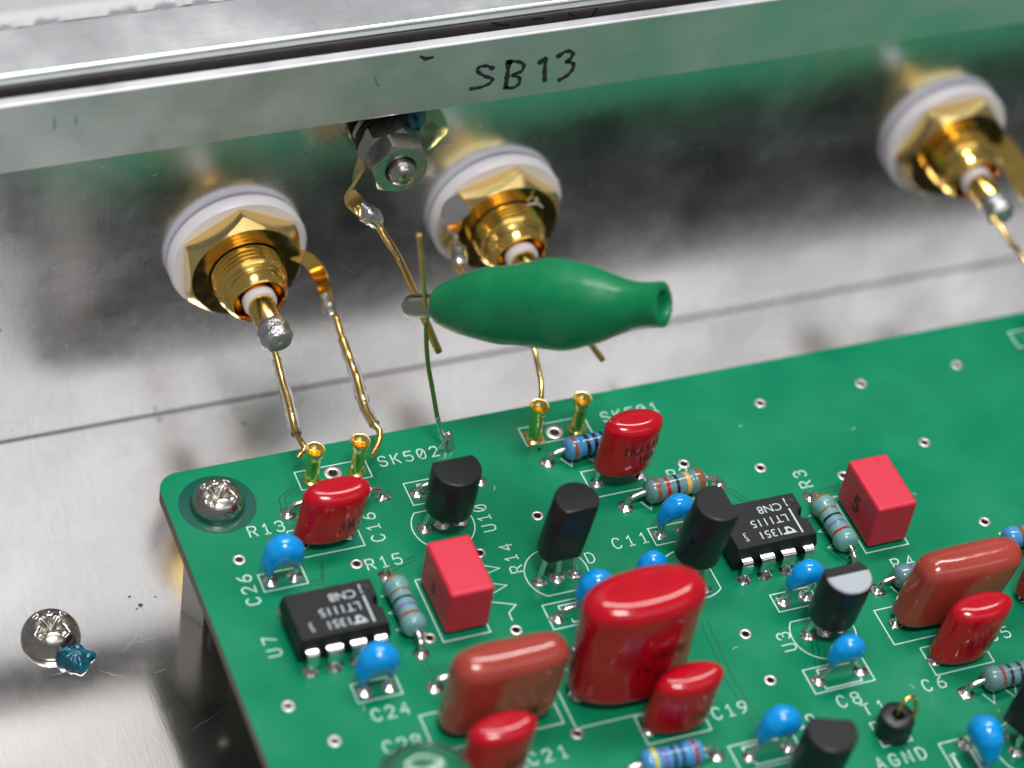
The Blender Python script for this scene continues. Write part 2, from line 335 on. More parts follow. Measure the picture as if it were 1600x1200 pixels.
# TO-92 outlines
def dsh(cx, cy, r, flat, rot):
    a = math.degrees(math.acos(flat / r)); pts = arc(0, 0, r, 90 + a, 450 - a, 40); c, s = math.cos(R(rot)), math.sin(R(rot))
    return [(cx + x * c - y * s, cy + x * s + y * c) for x, y in pts]
outline((dsh(-14.3, -17.2, 3.25, 2.3, 0), True)); outline((dsh(-5.4, -26.2, 3.3, 2.6, 180), True)); outline((dsh(8.0, -29.9, 3.3, 2.1, -90), True))
outline((dsh(17.8, -40.5, 3.4, 2.1, 0), True)); outline((dsh(31.3, -59.2, 3.4, 2.3, 200), True))
# resistor zigzags
def zig(x0, y0, x1, y1, n=4, amp=1.15):
    d = Vector((x1 - x0, y1 - y0)); L = d.length; d.normalize(); nn = Vector((-d.y, d.x)); P = [Vector((x0, y0))]
    for k in range(2 * n):
        P.append(Vector((x0, y0)) + d * L * (k + .5) / (2 * n) + nn * amp * (1 if k % 2 else -1))
    P.append(Vector((x1, y1))); return [(p.x, p.y) for p in P]
for a in ((1.0, -11.6, 8.6, -11.3), (6.8, -19.4, 14.2, -19.2), (-22.2, -24.0, -22.2, -30.6), (24.7, -25.2, 24.7, -32.0), (30.0, -52.0, 37.5, -52.0), (-6.6, -51.6, 0, -51.6), (27.4, -36.9, 33, -36.9), (-27.4, -11.8, -20.7, -11.8)):
    outline((zig(*a, 3, 1.35), False))
outline(([(-12.3, -22.6), (-12.3, -23.3), (-10.8, -24.1), (-14.2, -24.9), (-10.9, -26.4), (-14.2, -27.6), (-10.95, -29.0), (-12.0, -29.8), (-12.05, -30.8)], False))
v, f = lathe([(0, .012), (.18, .012)], 12); me('printed_dot', v, f, M['silk'], pcb, None, (-.7, -9.75, 0))
# stroke font for the legend (0..1 x 0..1.5)
F = {'0': [[(.25, 0), (.75, 0), (1, .35), (1, 1.15), (.75, 1.5), (.25, 1.5), (0, 1.15), (0, .35), (.25, 0)], [(.1, .2), (.9, 1.3)]],
     '1': [[(.2, 1.15), (.55, 1.5), (.55, 0)], [(.2, 0), (.9, 0)]], '2': [[(0, 1.2), (.25, 1.5), (.75, 1.5), (1, 1.2), (1, .95), (0, 0), (1, 0)]],
     '3': [[(0, 1.25), (.25, 1.5), (.75, 1.5), (1, 1.2), (1, 1), (.75, .8), (.4, .8)], [(.75, .8), (1, .6), (1, .3), (.75, 0), (.25, 0), (0, .25)]],
     '4': [[(.75, 0), (.75, 1.5), (0, .5), (1, .5)]], '5': [[(1, 1.5), (.1, 1.5), (0, .85), (.7, .9), (1, .65), (1, .25), (.75, 0), (.25, 0), (0, .2)]],
     '6': [[(.85, 1.5), (.35, 1.2), (0, .6), (0, .25), (.25, 0), (.75, 0), (1, .25), (1, .55), (.75, .8), (.25, .8), (.02, .55)]],
     '7': [[(0, 1.5), (1, 1.5), (.4, 0)]], '8': [[(.25, .8), (0, 1.05), (0, 1.25), (.25, 1.5), (.75, 1.5), (1, 1.25), (1, 1.05), (.75, .8), (.25, .8), (0, .55), (0, .25), (.25, 0), (.75, 0), (1, .25), (1, .55), (.75, .8)]],
     '9': [[(.15, 0), (.65, .3), (1, .9), (1, 1.25), (.75, 1.5), (.25, 1.5), (0, 1.25), (0, .95), (.25, .7), (.75, .7), (.98, .95)]],
     'C': [[(1, .3), (.75, 0), (.3, 0), (0, .4), (0, 1.1), (.3, 1.5), (.75, 1.5), (1, 1.2)]], 'R': [[(0, 0), (0, 1.5), (.75, 1.5), (1, 1.3), (1, .95), (.75, .75), (0, .75)], [(.5, .75), (1, 0)]],
     'U': [[(0, 1.5), (0, .3), (.25, 0), (.75, 0), (1, .3), (1, 1.5)]], 'S': [[(1, 1.25), (.75, 1.5), (.25, 1.5), (0, 1.25), (0, 1), (.25, .8), (.75, .72), (1, .5), (1, .25), (.75, 0), (.25, 0), (0, .25)]],
     'K': [[(0, 0), (0, 1.5)], [(1, 1.5), (0, .6)], [(.35, .9), (1, 0)]], 'T': [[(0, 1.5), (1, 1.5)], [(.5, 1.5), (.5, 0)]], 'A': [[(0, 0), (.5, 1.5), (1, 0)], [(.2, .5), (.8, .5)]],
     'G': [[(1, 1.2), (.75, 1.5), (.3, 1.5), (0, 1.1), (0, .4), (.3, 0), (.75, 0), (1, .3), (1, .7), (.55, .7)]], 'N': [[(0, 0), (0, 1.5), (1, 0), (1, 1.5)]], 'D': [[(0, 0), (0, 1.5), (.6, 1.5), (1, 1.1), (1, .4), (.6, 0), (0, 0)]],
     '+': [[(.5, .3), (.5, 1.2)], [(0, .75), (1, .75)]]}
def text(s, x, y, rot=0, h=1.34, adv=1.42, wd=.78):
    P = []; c, sn = math.cos(R(rot)), math.sin(R(rot)); x += .3 if not rot else -.2; y += .35
    for i, ch in enumerate(s):
        for st in F[ch]:
            q = []
            for a, b in st:
                lx = i * adv + a * wd; ly = b / 1.5 * h; q.append((x + lx * c - ly * sn, y + lx * sn + ly * c))
            P.append((q, False))
    o = leg('printed_text', P, .13); return o
text('SK502', -18.0, -8.3); text('SK501', 7.3, -8.1); text('R13', -33.9, -14.15); text('R15', -23.9, -21.3); text('C24', -29.6, -39.3); text('C28', -29.8, -43.2); text('C21', -17.1, -48.2, adv=1.55)
text('C19', 2.3, -48.0); text('C11', 1.4, -25.1, adv=1.5); text('R2', 10.9, -17.7); text('R4', 28.7, -35.2, adv=1.6); text('R5', 41.9, -34.9, adv=1.5); text('C5', 34.0, -46.5, adv=1.5); text('C6', 24.3, -50.5, adv=1.6)
text('C8', 15.0, -50.0, adv=1.6); text('T1', 17.0, -51.6, adv=1.6); text('AGND', 15.3, -57.9, adv=1.5); text('C9', 9.6, -51.3); text('C1', -.9, -19.4)
text('C26', -35.0, -22.6, 90, adv=1.5); text('C16', -20.4, -17.9, 90, adv=1.5); text('U10', -9.0, -19.5, 90, adv=1.4); text('R14', -8.3, -25.4, 90, adv=1.5); text('U7', -35.0, -29.3, 90, adv=1.6)
text('U3', 14.5, -42.1, 90, adv=1.5); text('R3', 25.9, -22.3, 90, adv=1.5); text('4', 4.7, -35.0); text('D', -2.0, -26.2); text('+', 21.6, -62.2)
# etched gaps beside buried tracks
def track(P, w=.75):
    a = [ribbon([(p[0] + ox, p[1] + oy) for p in P], .11, z=.006) for ox, oy in ((-w / 2, 0), (w / 2, 0))] if abs(P[0][0] - P[-1][0]) < abs(P[0][1] - P[-1][1]) else \
        [ribbon([(p[0], p[1] + oy) for p in P], .11, z=.006) for oy in (-w / 2, w / 2)]
    me('track_edge', *merge(*a), M['trace'], pcb, None)
track([(6.6, -36.1), (6.0, -43.3), (6.55, -50.8)]); track([(-2.5, -48.9), (-.2, -51.0)], .6); track([(14.5, -18.8), (16.6, -20.2), (17.9, -22.3)], .6); track([(-22, -21.6), (-18.5, -20.6)], .5)
track([(-22, -34.6), (-17, -34.8)], .5); track([(-22.3, -33), (-22.3, -36.5)], .6); track([(6.0, -8.0), (12.0, -8.6)], .6); track([(-27.0, -8.2), (-29.0, -9.6), (-29.2, -11.2)], .6); track([(-28.3, -13), (-27.3, -17)], .6)
track([(25.8, -23.0), (30.5, -22.7)], .5); track([(23.0, -29.8), (24.6, -33.5), (25.0, -36.0)], .6); track([(-31.0, -21), (-28.6, -21.2), (-27.8, -19.0)], .5); track([(25, -62), (36, -57.5)], .7); track([(14.9, -45.9), (16.5, -41)], .6)

# ------------------------------------------------------------------ solder joints / leads
def joint(x, y, parent, r=.85, h=.55, name='solder_joint', k=None):
    s = rnd.random() * 40; k = k or M['solder']
    v, f = lathe([(r, .0), (r * .99, .05), (r * .78, .14), (r * .52, h * .5), (r * .36, h * .95), (0, h)], 20, noise_amt=.22, seed=s)
    return me(name, v, f, k, parent, 60, (x, y, 0))
def lead(P, parent, r=.30, m=None, name='lead'):
    v, f = tube(P, r, 10, 6); return me(name, v, f, m or M['tin'], parent, 60)
# ------------------------------------------------------------------ dipped film capacitors
def pillow(w, d, z0, z1, nx=2.9, lean=(0, 0), rt=.30, seed=0, rb=.22, bulge=.06, top_skew=0, pinch=0, lens=0):
    """rounded dipped body: superellipse plan, rounded top and bottom, slightly lumpy"""
    H = z1 - z0; n = 64; prof = []
    q = 9
    for i in range(q + 1):
        a = PI / 2 * i / q; prof.append((1 - math.cos(a), math.sin(a)))     # (height frac, inset growth)
    levels = []
    for hf, gr in prof: levels.append((hf * rb * d, gr, 'b'))
    for i in range(1, 7): levels.append((rb * d + (H - rb * d - rt * d) * i / 7, 1.0, 'm'))
    for hf, gr in reversed(prof): levels.append((H - hf * rt * d, gr, 't'))
    vs, fs = [], []
    for (h, gr, kind) in levels:
        t = h / H; ins = (rb if kind == 'b' else rt) * d
        a = w / 2 - ins * (1 - gr) * 1.25; b = max(.02, d / 2 - ins * (1 - gr) * (1.2 if kind == 't' else 1.0))
        bb = b * (1 + bulge * math.sin(PI * t)); aa = a * (1 - pinch * (1 - t) ** 2)
        for k in range(n):
            th = 2 * PI * k / n; c, s = math.cos(th), math.sin(th)
            x = aa * math.copysign(abs(c) ** (2 / nx), c); y = bb * math.copysign(abs(s) ** (2 / (nx * .8)), s)
            if lens: y = y * (1 - lens) + lens * bb * math.copysign(max(0, 1 - abs(x / aa) ** 2.1) ** .62, s)
            z = z0 + h + top_skew * (x / w) * t
            nz = 1 + .025 * noise.noise(Vector((x * .35 + seed, y * .5, z * .35 + seed)))
            vs.append((x * nz + lean[0] * t, y * nz + lean[1] * t, z))
    L = len(levels)
    for j in range(L - 1):
        for k in range(n): fs.append((j * n + k, j * n + (k + 1) % n, (j + 1) * n + (k + 1) % n, (j + 1) * n + k))
    fs.append(tuple(range(n - 1, -1, -1))); fs.append(tuple((L - 1) * n + k for k in range(n)))
    return vs, fs
def btext(s, size, m, parent, loc, rot, name='printed_marking', spacing=1.0, shear=0, bold=0.0):
    c = bpy.data.curves.new(name, 'FONT'); c.body = s; c.size = size; c.space_character = spacing; c.shear = shear; c.resolution_u = 3; c.offset = bold
    t = bpy.data.objects.new('t', c); C.objects.link(t); dg = bpy.context.evaluated_depsgraph_get()
    d = bpy.data.meshes.new_from_object(t.evaluated_get(dg)); bpy.data.objects.remove(t); bpy.data.curves.remove(c)
    d.materials.clear(); d.materials.append(m); d.name = name
    o = bpy.data.objects.new(name, d); C.objects.link(o); o.parent = parent; o.location = loc; o.rotation_euler = rot; return o
def filmcap(name, label, x, y, w, d, z0, z1, m, pitch, lean=(0, 0), group=None, seed=0, nx=3.5, rt=.30, marks=None, pady=0, **kw):
    t = thing(name, label, 'capacitor', (x, y, 0), group=group)
    if m is M['red']: kw.setdefault('lens', .8)
    v, f = pillow(w, d, z0, z1, nx, lean, rt, seed, **kw); me('body', v, f, m, t, 60)
    for s in (-1, 1):
        px = s * pitch / 2
        lead([(px, pady, .1), (px, pady, .6), (px * .98, 0, z0 + 1.0)], t, .27); joint(px, pady, t, .8, .5)
    if marks:
        for (s, lx, lz, sz, fr) in marks:
            # lettering laid on the bulging front face
            o = btext(s, sz, M['cer'], t, (0, 0, 0), (0, 0, 0), 'stamped_marking', bold=.02); me_ = o.data
            bm = bmesh.new(); bm.from_mesh(me_); bmesh.ops.subdivide_edges(bm, edges=[e for e in bm.edges if e.calc_length() > .3], cuts=2); bm.to_mesh(me_); bm.free()
            for vv in me_.vertices:
                X = vv.co.x + lx; Z = vv.co.y + lz; tt = (Z - z0) / (z1 - z0); xx = (X - lean[0] * tt) / (w / 2); xx = max(-.97, min(.97, xx))
                b = d / 2 * (1 + kw.get('bulge', .06) * math.sin(PI * max(0, min(1, tt)))); ln = kw.get('lens', 0); yy = -b * ((1 - ln) * (1 - abs(xx) ** nx) ** (1 / (nx * .8)) + ln * max(0, 1 - abs(xx) ** 2.1) ** .62) + lean[1] * tt
                vv.co = (X, yy - .06, Z)
    return t
G1 = 'small red dipped film capacitors'
filmcap('film_capacitor', 'small red dipped capacitor at the back left, between the gold sockets and the printed C16', -26.5, -15.9, 7.0, 3.7, .9, 7.5, M['red'], 5.0, (.85, .1), G1, 1, marks=[('5K', .6, 3.0, 1.6, 0)])
filmcap('film_capacitor', 'leaning red dipped capacitor beside the blue resistor near the back edge of the board', 5.8, -15.8, 6.5, 3.8, 1.9, 8.9, M['red'], 5.0, (.55, .1), G1, 5, nx=2.8, marks=[('151J', .4, 5.8, 1.5, 0), ('1K', -1.3, 5.6, 1.5, 0), ('100', .6, 4.2, 1.3, 0)])
filmcap('large_film_capacitor', 'largest red dipped capacitor, tall and glossy, stamped 1504J, in the centre of the board', -4.5, -41.2, 12.2, 6.6, .5, 14.3, M['red'], 10.0, (.1, .1), None, 9, nx=4.2, rt=.24, bulge=.02, top_skew=.6, lens=.62,
        marks=[('1504J', .2, 7.4, 1.7, 0), ('1V', -1.2, 5.6, 1.7, 0), ('22', .9, 4.6, 1.5, 0)])
filmcap('film_capacitor', 'small red dipped capacitor standing in the outline beside the printed C19', -1.7, -47.0, 6.9, 3.6, .5, 7.4, M['red'], 5.0, (.75, .1), G1, 13, marks=[('562', .5, 2.5, 1.6, 0)], top_skew=.5)
filmcap('film_capacitor', 'small red dipped capacitor at the bottom edge beside the printed C21', -20.8, -47.7, 6.7, 3.6, .5, 7.4, M['red'], 5.0, (.4, .1), G1, 17, marks=[('562', .2, 3.0, 1.6, 0)], top_skew=.5)
filmcap('film_capacitor', 'small red dipped capacitor before the right brown one, above the printed C6', 29.8, -46.8, 6.8, 3.6, .4, 7.6, M['red'], 5.0, (1.2, .2), G1, 21, marks=[('1Z', 1.0, 2.6, 1.6, 0), ('0', -.6, 3.4, 1.2, 0)], top_skew=.3)
filmcap('film_capacitor', 'red dipped capacitor cut off by the right edge of the picture', 44.3, -41.9, 10.6, 4.6, .5, 11.6, M['red'], 7.5, (.6, .1), None, 25)
G2 = 'brown dipped film capacitors'
filmcap('brown_film_capacitor', 'brown dipped capacitor with a long glossy streak, left of the largest red capacitor', -18.3, -41.6, 11.3, 4.3, .6, 10.0, M['brown'], 7.5, (.9, .1), G2, 31, rt=.38, nx=3.9, marks=[('71J8', .5, 2.3, 1.7, 0)])
filmcap('brown_film_capacitor', 'brown dipped capacitor behind the small red one at the right side of the board', 30.6, -41.4, 11.4, 4.2, .6, 8.9, M['brown'], 10.0, (1.9, .1), G2, 37, rt=.38, nx=3.9, marks=[('473', 1.0, 2.8, 1.7, 0)], pinch=.04)
# ------------------------------------------------------------------ red box capacitors
def boxcap(label, x, y, w, d, h, mark, mw=1.9):
    t = thing('box_capacitor', label, 'capacitor', (x, y, 0), group='matt red box capacitors')
    bevelled('case', box(-w / 2, w / 2, -d / 2, d / 2, .25, h), .38, M['redbox'], t, 4, 60)
    for s in (-1, 1): joint(0, s * 2.5, t, .8, .3)
    if mark: btext(mark, mw, M['ink'], t, (-w / 2 - .02, .9, 2.0), (R(90), 0, R(-90)), 'side_marking', bold=.05)
    return t
boxcap('matt red box capacitor behind the brown capacitor, beside the printed R14', -16.95, -27.35, 4.6, 7.3, 6.0, '5', 1.9)
boxcap('matt red box capacitor at the right with a clear black 5 on its left side', 29.5, -28.0, 4.6, 7.3, 6.0, '5', 3.0)
# ------------------------------------------------------------------ blue ceramic capacitors
def ceramic(label, x, y, pitch=2.54, rot=0, s=1.0, lift=0.0, dx=0, spread=0, tilt=0, fat=1.0, group='blue dipped ceramic capacitors'):
    t = thing('ceramic_capacitor', label, 'capacitor', (x, y, 0), (0, 0, R(rot)), group=group)
    h = 1.27; P = [(-h - .12, 0, .55), (-h - .18, 0, 1.4), (-h + .02, 0, 2.6), (-.55, 0, 3.55), (.1, 0, 3.85), (.75, 0, 3.5), (h - .02, 0, 2.6), (h + .12, 0, 1.7), (h + .1, 0, 1.05)]
    rr_ = [.22, .5, 1.0, 1.42, 1.55, 1.42, 1.0, .5, .22]
    P = [((a * s + dx), b + tilt * c * .1, (c - .5) * s + .5 + lift) for a, b, c in P]; rr_ = [q * s * fat for q in rr_]
    v, f = tube(P, rr_, 28, 6); me('body', v, f, M['blue'], t, 60)
    for sg, e in ((-1, P[0]), (1, P[-1])):
        px = sg * pitch / 2 
        if abs(abs(px) - 1.27) < .3: pts = [(px, 0, .05), (px, 0, .35 + lift * .4), (e[0], e[1], e[2] + .25)]
        else: pts = [(px, 0, .05), (px * .93, 0, .5), (px * .72, 0, .75 + lift * .6), (e[0], e[1], e[2] + .25)]
        lead(pts, t, .24); joint(px, 0, t, .82, .4)
    return t
ceramic('blue ceramic capacitor at the left, in the outline marked C26', -32.25, -19.85, tilt=1.5)
ceramic('blue ceramic capacitor in front of the left chip, above the printed C24', -27.85, -35.35, tilt=2, fat=1.05)
ceramic('blue ceramic capacitor arching in front of the grey resistor, right of the printed C11', 8.2, -24.15, s=.98, lift=.25, fat=.85)
ceramic('blue ceramic capacitor hidden but for its crown behind the largest red capacitor', 2.6, -30.4, s=.8, fat=.9, lift=.9)
ceramic('blue ceramic capacitor peeping out left of the largest red capacitor, one bent lead showing', -5.3, -31.7, pitch=4.6, s=.95, dx=1.3, lift=.5)
ceramic('blue ceramic capacitor between the right chip and the bright topped transistor', 16.9, -35.7, lift=.7, s=.98, dx=.3, fat=.85, tilt=-1)
ceramic('blue ceramic capacitor on splayed leads in the outline marked C8', 16.9, -45.95, pitch=4.7, s=.9, lift=.9, fat=.95)
ceramic('blue ceramic capacitor at the bottom edge beside the black transistor top', 6.0, -52.6, pitch=4.2, s=1.05, lift=.7, dx=.3, fat=.95)
ceramic('egg shaped blue ceramic capacitor in the bottom right corner', 25.2, -59.3, pitch=4.4, rot=90, s=1.05, lift=.5, fat=1.0)
# ------------------------------------------------------------------ TO-92 transistors / regulators
def to92(label, x, y, rot, z0, z1, r=2.5, flat=1.25, pads=(), padrot=0, lean=(0, 0), chamfer=0.0, top='plain'):
    t = thing('transistor', label, 'transistor', (x, y, 0), group='black half-round transistors')
    a = math.degrees(math.acos(flat / r)); n = 44; base = arc(0, 0, r, 90 + a, 450 - a, n); c, s = math.cos(R(rot)), math.sin(R(rot))
    levels = [(z0, .90), (z0 + .12, .955), (z0 + .3, .97), ((z0 + z1) / 2, 1.0), (z1 - .22, .985), (z1 - .06, .96), (z1, .91)]
    vs, fs = [], []
    for zi, (z, k) in enumerate(levels):
        tt = (z - z0) / (z1 - z0)
        for bx, by in base:
            X, Y = bx * k, by * k; Z = z
            if chamfer and tt > .9 and Y > flat * k - chamfer: Z = z - (Y - (flat * k - chamfer)) * .8
            vs.append((X * c - Y * s + lean[0] * tt, X * s + Y * c + lean[1] * tt, Z))
    m = len(base)
    for j in range(len(levels) - 1):
        for k in range(m): fs.append((j * m + k, j * m + (k + 1) % m, (j + 1) * m + (k + 1) % m, (j + 1) * m + k))
    fs.append(tuple(range(m - 1, -1, -1)))
    o = me('body', vs, fs, M['black'], t, 32)
    tv = vs[-m:]; me('moulded_top', tv, [tuple(range(m))], M['black2'] if top == 'plain' else M['bright'], t, None)
    for px, py in pads:
        qx, qy = px - x, py - y
        lead([(qx, qy, .05), (qx, qy, .7), (qx * .75, qy * .75 , z0 + .3)], t, .27, name='leg'); joint(qx, qy, t, .82, .55)
    return t
M['bright'] = mat('painted_top_sheen', (.42, .46, .50), .34, .1, bump=.012, bscale=9)  # light reflected by a black top, put into a pale colour
to92('black half-round transistor at the printed U10, left one of the back row', -14.0, -17.2, 0, 2.7, 8.3, 2.55, 1.35, [(-16.3, -17.1), (-14.4, -17.1), (-12.4, -17.1)], lean=(.25, .1))
to92('black transistor with its flat side facing front, above the largest red capacitor', -5.6, -25.9, 180, 3.2, 10.6, 2.3, 1.55, [(-7.6, -26.8), (-5.7, -26.8), (-3.7, -26.8)], lean=(.9, 0))
to92('black transistor leaning right against the right chip', 7.9, -29.9, -90, 3.2, 10.3, 2.45, 1.2, [(8.0, -27.7), (8.1, -29.9), (8.4, -32.1)], lean=(1.2, .1))
to92('black transistor with a half-moon glint painted on its top, at the printed U3', 18.2, -40.4, 0, 2.5, 8.2, 2.5, 1.5, [(16.1, -40.4), (17.9, -40.4), (19.7, -40.4)], lean=(.6, 0))
to92('black transistor whose top shows at the bottom edge beside the blue capacitor', 8.1, -57.3, -20, 2.5, 8.2, 2.5, 1.5, [(6, -57.3), (8, -57.3), (10, -57.3)], lean=(.6, 0))
to92('black transistor cut off by the right edge near the egg shaped blue capacitor', 30.6, -58.6, 110, 2.6, 9.5, 2.5, 1.3, [(29.4, -57.1), (29.7, -59.3)], lean=(1.0, 0))
tq = [o for o in bpy.data.objects if o.name.startswith('transistor') and 'half-moon' in o.get('label', '')][0]
pts = [(x * .93 + .6, y * .93) for x, y in arc(0, 0, 2.5, 0, 360, 60)[:-1] if y < .35]; pts = sorted(pts, key=lambda q: math.atan2(q[1] + 1, q[0] - .6))
n_ = len(pts); v = [(a, b_, 8.2) for a, b_ in pts] + [((a - .6) * .93 + .6, (b_ + .8) * .93 - .8, 8.34) for a, b_ in pts]
me('painted_glint', v, [(k, (k + 1) % n_, n_ + (k + 1) % n_, n_ + k) for k in range(n_)] + [tuple(n_ + k for k in range(n_))], M['bright'], tq, 30)  # half-moon reflection on the black top, painted as a pale plate
# ------------------------------------------------------------------ chips
def chip(label, x, y, hidden=False):
    t = thing('chip', label, 'chip', (x, y, 0), group='eight-pin amplifier chips')
    L, Wd = 4.65, 3.12; zb, zm, zt = .75, 2.15, 3.6; d1 = .22
    nr = .72; notch = [(L, nr)] + [(L - nr * math.sin(R(q)), nr * math.cos(R(q))) for q in range(20, 180, 20)] + [(L, -nr)]
    def lev(z, k, ins): 
        pts = [(-L + ins, -Wd + ins), (L - ins, -Wd + ins)] + [(px - ins, py) for px, py in reversed(notch)] + [(L - ins, Wd - ins), (-L + ins, Wd - ins)]
        return [(a, b, z) for a, b in pts]
    vs = lev(zb, 1, d1) + lev(zm - .08, 1, 0) + lev(zm + .08, 1, 0) + lev(zt - .06, 1, d1) + lev(zt, 1, d1 + .06); m = len(vs) // 5; fs = []
    for j in range(4):
        for k in range(m): fs.append((j * m + k, j * m + (k + 1) % m, (j + 1) * m + (k + 1) % m, (j + 1) * m + k))
    fs.append(tuple(range(m - 1, -1, -1))); fs.append(tuple(4 * m + k for k in range(m)))
    me('package', vs, fs, M['black2'], t, 25)
    v, f = lathe([(.38, zt + .004), (.46, zt + .03), (.50, zt + .004)], 24, close=False); f = [q for q in f if len(q) == 4]
    me('moulding_ring', v, f, M['black'], t, 40, (3.55, 1.75, 0))
    d = None
    for s in (-1, 1):
        for i in range(4):
            px = -3.6 + 2.4 * i; hw = .74 if i in (1, 2) else .54; off = 0 if i in (1, 2) else (.13 if i == 0 else -.13)
            # wide shoulder bent down, narrower foot
            prof = [(Wd - .12, 2.42), (Wd + .62, 2.42), (Wd + .84, 2.28), (Wd + .92, 2.0), (Wd + .96, .75)]
            vs, fs = [], []
            for k, (yy, zz) in enumerate(prof):
                nx_, nz_ = ((0, 1), (0, 1), (.7, .7), (1, .1), (1, 0))[k]
                for q in ((-hw, 0), (hw, 0), (hw, 1), (-hw, 1)):
                    th = .26 * q[1]; vs.append((px + off + q[0], s * (yy - nx_ * th), zz - nz_ * th))
            nn = len(vs)
            foot = [(Wd + .96, .75), (Wd + .96, .02)]
            for k in range(4):
                for q in range(4): fs.append((4 * k + q, 4 * k + (q + 1) % 4, 4 * k + 4 + (q + 1) % 4, 4 * k + 4 + q))
            fs.append((0, 3, 2, 1)); fs.append((16, 17, 18, 19))
            me('pin', vs, fs, M['tin'], t, 50)
            v, f = box(px - .25, px + .25, s * (Wd + .72) - .13, s * (Wd + .72) + .13, .02, .8)
            me('pin_foot', v, f, M['tin'], t, None)
            joint(px, s * (Wd + .8), t, .82, .85)
    zt += .012
    # marking, read from the far side: rotated by 180 degrees
    ro = (0, 0, PI)
    btext('1351', 1.42, M['mark'], t, (1.15, -1.25, zt), ro, 'date_code', .98); btext('LT1115', 1.42, M['mark'], t, (2.5, .35, zt), ro, 'type_marking', .98)
    btext('CN8', 1.42, M['mark'], t, (2.5, 1.95, zt), ro, 'grade_marking', .98); btext('e', .85, M['mark'], t, (-2.75, -1.75, zt), ro, 'small_marking'); btext('3', .95, M['mark'], t, (-2.75, -1.0, zt), ro, 'small_marking')
    me('stripe', *merge(ribbon([(3.08, -2.35), (3.08, .9)], .2, z=zt), ribbon([(3.08, 1.35), (3.08, 2.35)], .16, z=zt)), M['mark'], t, None)
    # maker's emblem: slanted flag with a lens shaped opening
    q = lambda a, b: (1.45 + a * 1.1, -1.3 - b * .95 , zt)
    outer = [(0, 0), (.12, -.02), (.45, 0), (.8, .5), (.95, .95), (1.1, 1.0), (-.28, 1.0), (-.42, .9), (-.32, .78), (-.1, .76), (0.0, .5)]
    inner = [(.28, .22), (.45, .28), (.6, .5), (.58, .7), (.38, .72), (.2, .66), (.16, .45)]
    c2 = bpy.data.curves.new('e', 'CURVE'); c2.dimensions = '2D'; c2.fill_mode = 'BOTH'
    for P in (outer, inner):
        s_ = c2.splines.new('POLY'); s_.points.add(len(P) - 1); s_.use_cyclic_u = True
        for p_, k_ in zip(s_.points, P): a_ = q(*k_); p_.co = (a_[0], a_[1], 0, 1)
    tm = bpy.data.objects.new('tm', c2); C.objects.link(tm); dg = bpy.context.evaluated_depsgraph_get(); dm = bpy.data.meshes.new_from_object(tm.evaluated_get(dg)); bpy.data.objects.remove(tm)
    dm.materials.clear(); dm.materials.append(M['mark']); o = bpy.data.objects.new('maker_emblem', dm); C.objects.link(o); o.parent = t; o.location = (0, 0, zt)
    return t
chip('black eight-pin chip near the left edge of the board, at the printed U7', -29.65, -27.7)
chip('black eight-pin chip behind the leaning transistor, right of the centre', 16.5, -28.0)
# ------------------------------------------------------------------ resistors
def resistor(label, x0, y0, x1, y1, body, bands, L=6.9, r=1.12, z=1.35, off=0.0, capwide=None, seed=0):
    a = math.atan2(y1 - y0, x1 - x0); D = math.hypot(x1 - x0, y1 - y0)
    t = thing('resistor', label, 'resistor', ((x0 + x1) / 2, (y0 + y1) / 2, 0), (0, 0, a), group='axial resistors with colour bands')
    R0 = r * 1.16; h = L / 2
    def prof_r(u):
        e = h - abs(u)
        if e < .95: return .40 + (R0 - .40) * max(0, 1 - (1 - e / .95) ** 2.2) ** .5
        if e < 1.35: return R0
        if e < 1.8: k = (e - 1.35) / .45; k = k * k * (3 - 2 * k); return R0 * (1 - k) + r * k
        return r
    us = [-h + L * (i / 56) for i in range(57)]; rot = Matrix.Rotation(PI / 2, 3, 'Y')
    v, f = lathe([(prof_r(u), u) for u in us], 36, noise_amt=.02, seed=seed); me('body', *move((v, f), (off, 0, z), rot), M[body], t, 60)
    for (u, wd, col) in bands:
        uu = [u - wd / 2 + wd * i / 4 for i in range(5)]
        v, f = lathe([(prof_r(q) + (.012 if i in (0, 4) else .022), q) for i, q in enumerate(uu)], 36, noise_amt=.02, seed=seed); f = [q for q in f if len(q) == 4]
        me('colour_band', *move((v, f), (off, 0, z), rot), M['b_' + col], t, 60)
    for s in (-1, 1):
        e = s * D / 2; b = off + s * (h - .1)
        lead([(b, 0, z), (b + s * .45, 0, z), (e - s * .45, 0, z * .78), (e - s * .08, 0, z * .35), (e, 0, .05)], t, .31); joint(e, 0, t, .85, .45)
    return t
resistor('bright blue resistor with a red-brown and black bands, left of the leaning red capacitor', -.55, -11.7, 9.8, -11.4, 'rblue', [(-2.6, .45, 'brown'), (-1.1, .45, 'blackband'), (-.2, .45, 'blackband'), (.75, .45, 'blackband'), (2.6, .5, 'brown')], seed=1)
resistor('resistor mostly hidden behind the back left red capacitor, only its leads showing', -29.1, -11.75, -18.9, -11.9, 'rblue', [(-2.6, .4, 'brown')], seed=2)
resistor('grey-teal resistor with brown, red, black and gold bands behind the arching blue capacitor', 5.0, -19.6, 15.9, -19.2, 'greyteal', [(-2.35, .45, 'brown'), (-1.2, .4, 'redband'), (-.1, .34, 'blackband'), (1.2, .5, 'goldband'), (2.6, .75, 'brown')], seed=3, r=1.16, z=1.5)
B5 = [(3.0, .45, 'orange'), (1.3, .26, 'brown'), (.3, .3, 'blackband'), (-.65, .28, 'violet'), (-1.75, .36, 'redband')]
resistor('teal banded resistor between the left chip and the red box capacitor', -22.2, -32.4, -22.2, -22.1, 'teal', B5, seed=4)
